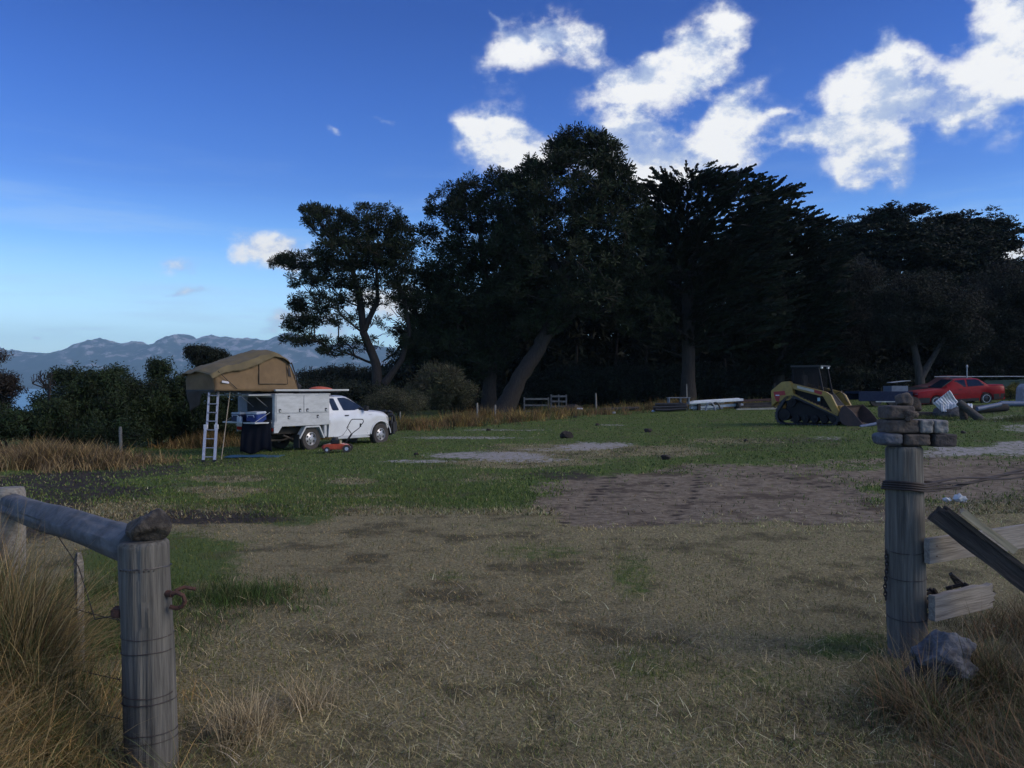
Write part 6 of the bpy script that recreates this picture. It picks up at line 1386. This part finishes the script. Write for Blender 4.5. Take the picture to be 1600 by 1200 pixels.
def wreck():
    r_ = empty('car_wreck', G(1486, 50), 'dull dark red car shell parked behind the red sedan', 'car', rad(180)); m = mat('dull_red_paint', (.085, .022, .02), .7, col2=(.05, .02, .02), scale=5)
    st = [(-2.1, .3, .85, .95, .75, .8, .7), (-1.2, .3, .95, 1.02, .78, .82, .72), (-.9, .3, .97, 1.42, .78, .82, .6), (.4, .3, .97, 1.48, .78, .82, .6), (1.1, .3, .95, 1.02, .78, .82, .72), (2.1, .3, .75, .8, .7, .78, .7)]
    V, Fc = loft_body(st); s = MB(); s.add(V, Fc); s.build('body', m, r_, smooth_=30)
    for k in (-1, 1): side_panel(st, [(-.8, 1.32), (.35, 1.36), (.9, 1.0), (-1.0, 1.0)], k).build('window', GLASS, r_)
    for x in (-1.3, 1.3):
        for k in (-1, 1): s = MB(); s.cyl((x, k*.62, .3), (x, k*.80, .3), .30, n=16); s.build('wheel', TYRE, r_, smooth_=40)
wreck()
GT = mat('green_tank_plastic', (.02, .06, .045), .5, col2=(.015, .045, .035), scale=3)
for i, (u, lab) in enumerate(((1545, 'green bin directly behind the boot of the red sedan'), (1572, 'second green bin, right of the one behind the red sedan'), (1598, 'green bin cut by the right edge of the picture'))):
    r_ = empty('skip_bin', G(u, 48), lab, 'bin', 0, 'green bins behind the red sedan'); s = MB(); s.prism([(-.45, 0), (.45, 0), (.52, 1.05), (-.52, 1.05)], -.45, .45); s.build('body', GT, r_, bevel=.02); s = MB(); s.box((0, 0, 1.08), (1.06, 1.0, .06)); s.build('lid', GT, r_, bevel=.01)
s = MB(); s.tube([(-4.0, 0, 0), (0, 0, .02), (4.6, 0, .0)], .025, 6); simple('overhead_cable', 'thin pale line stretched level above the green bins', 'line', s, mat('pale_steel', (.35, .38, .42), .5), G(1570, 47, 1.30))
YB = mat('yellow_green_foliage', (.16, .14, .02), .8, attr='tint')
for i, (u, lab) in enumerate(((1580, 'yellow flowering bush in front of the green bins'), (1612, 'yellow bush just past the right edge'))):
    shrub(lab, u, 46.5, [(u, 612, 14, 8), (u+4, 604, 8, 6)], 60, leafm=YB, R=.22, M=30, w=.03, depth=.5, seed=80+i)
s = MB(); s.prism([(-.35, 0), (.35, 0), (.30, .75), (.1, .95), (-.1, .95), (-.30, .75)], -.35, .35); simple('white_container', 'rounded white container at the right edge behind the pipes', 'container', s, mat('dull_white_plastic', (.30, .33, .38), .6), G(1603, 42), bevel=.04)
for i, (u, d, L_, r_, lab, z_) in enumerate(((1592, 37.5, 1.7, .12, 'blue pipe lying at the right edge below the white container', .14), (1545, 31.5, 1.05, .085, 'blue-grey pipe lying beside the black log on the right', .30), (1368, 27.5, 1.1, .055, 'thin blue pipe on the grass left of the stone stack', .08))):
    s = MB(); s.tube([(-L_/2, 0, -.09 if i else 0), (L_/2, 0, .09 if i else 0)], r_, 14); simple('blue_pipe', lab, 'pipe', s, mat('blue_grey_pipe', (.10, .14, .23), .5), G(u, d, z_), rad((0, 12, 8)[i]), smooth_=40)
s = log_mesh((-.9, 0, 0), (.9, 0, .08), .17, .15, n=20, rings=20, crack=5, seed=41); simple('log', 'charred black log lying right of the crumpled sheet metal', 'log', s, mat('charred_wood', (.02, .019, .02), .9), G(1540, 32.5, .15), rad(6), smooth_=True)
s = log_mesh((-.32, 0, .62), (.38, -.2, -.02), .12, .15, n=20, rings=14, crack=6, seed=42); simple('stump', 'split grey stump leaning in the grass right of the crumpled sheet', 'stump', s, mat('grey_dead_wood', (.075, .07, .066), .9, col2=(.04, .038, .036), scale=8, stretch=(.4, 3, 3), bump=.8), G(1512, 29), smooth_=True)
s = log_mesh((0, 0, 0), (-.16, 0, .62), .13, .08, n=16, rings=10, crack=4, seed=43); simple('stump', 'darker upright stump piece touching the split grey one', 'stump', s, WOODD, G(1507, 29.2), smooth_=True)
def sheet_metal():
    r_ = empty('sheet_metal', G(1490, 31), 'crumpled white corrugated sheet lying on a low heap', 'sheet metal')
    m = mat('white_sheet_metal', (.70, .72, .75), .45, col2=(.38, .39, .42), scale=5)
    for k, (x, z_, w, hh, a, b_) in enumerate(((-.28, .55, .75, .55, -.7, .5), (.22, .42, .85, .40, .35, -.35), (-.05, .32, .95, .35, .1, .2))):
        nx, ny = 40, 8; V = []
        for j in range(ny+1):
            for i in range(nx+1):
                p = Vector(((i/nx-.5)*w, 0, (j/ny-.5)*hh)); p.y = .022*math.sin(i/nx*w*60)+.12*mnoise.noise(p*2.6+Vector((k*3, 0, 0))); p = Matrix.Rotation(a, 3, 'Y') @ p; p = Matrix.Rotation(b_-.5, 3, 'X') @ p; V.append(p+Vector((x, -.05*k, z_)))
        s = MB(); s.add(V, [(j*(nx+1)+i, j*(nx+1)+i+1, (j+1)*(nx+1)+i+1, (j+1)*(nx+1)+i) for j in range(ny) for i in range(nx)]); o = s.build('sheet', m, r_, smooth_=True); o.modifiers.new('t', 'SOLIDIFY').thickness = .006
sheet_metal()
s = MB(); s.ell((0, 0, .1), (.75, .5, .34), 16, 8)
for i, v in enumerate(s.v): s.v[i] = tuple(Vector(v)+mnoise.noise_vector(Vector(v)*5)*.14)
simple('rubble_heap', 'grey rubble heap under the crumpled white sheet', 'heap', s, mat('grey_rubble', (.09, .09, .095), .95, col2=(.035, .035, .037), scale=9, bump=1), G(1488, 31.2), smooth_=True)
s = log_mesh((-.5, 0, .1), (.5, 0, .1), .11, .09, n=12, rings=10, crack=3, seed=48); simple('log', 'dark fallen log left of the crumpled white sheet', 'log', s, WOODD, G(1450, 31.5), rad(-10), smooth_=True)
s = MB(); s.ell((0, 0, .35), (.55, .4, .4), 12, 8)
for i, v in enumerate(s.v): s.v[i] = tuple(Vector(v)+mnoise.noise_vector(Vector(v)*4)*.2)
simple('soil_heap', 'dark soil heap between the stone stack and the red car bonnet', 'heap', s, MATS['black_soil'], G(1418, 34), smooth_=True)
s = MB(); s.tube([(0, 0, 0), (0, 0, 1.9)], .03, 6); s.ell((0, 0, 1.95), (.06, .06, .10), 8, 6); simple('marker_post', 'pale marker post showing above the roof of the red sedan', 'post', s, mat('pale_steel', (.35, .38, .42), .5), G(1511, 46))
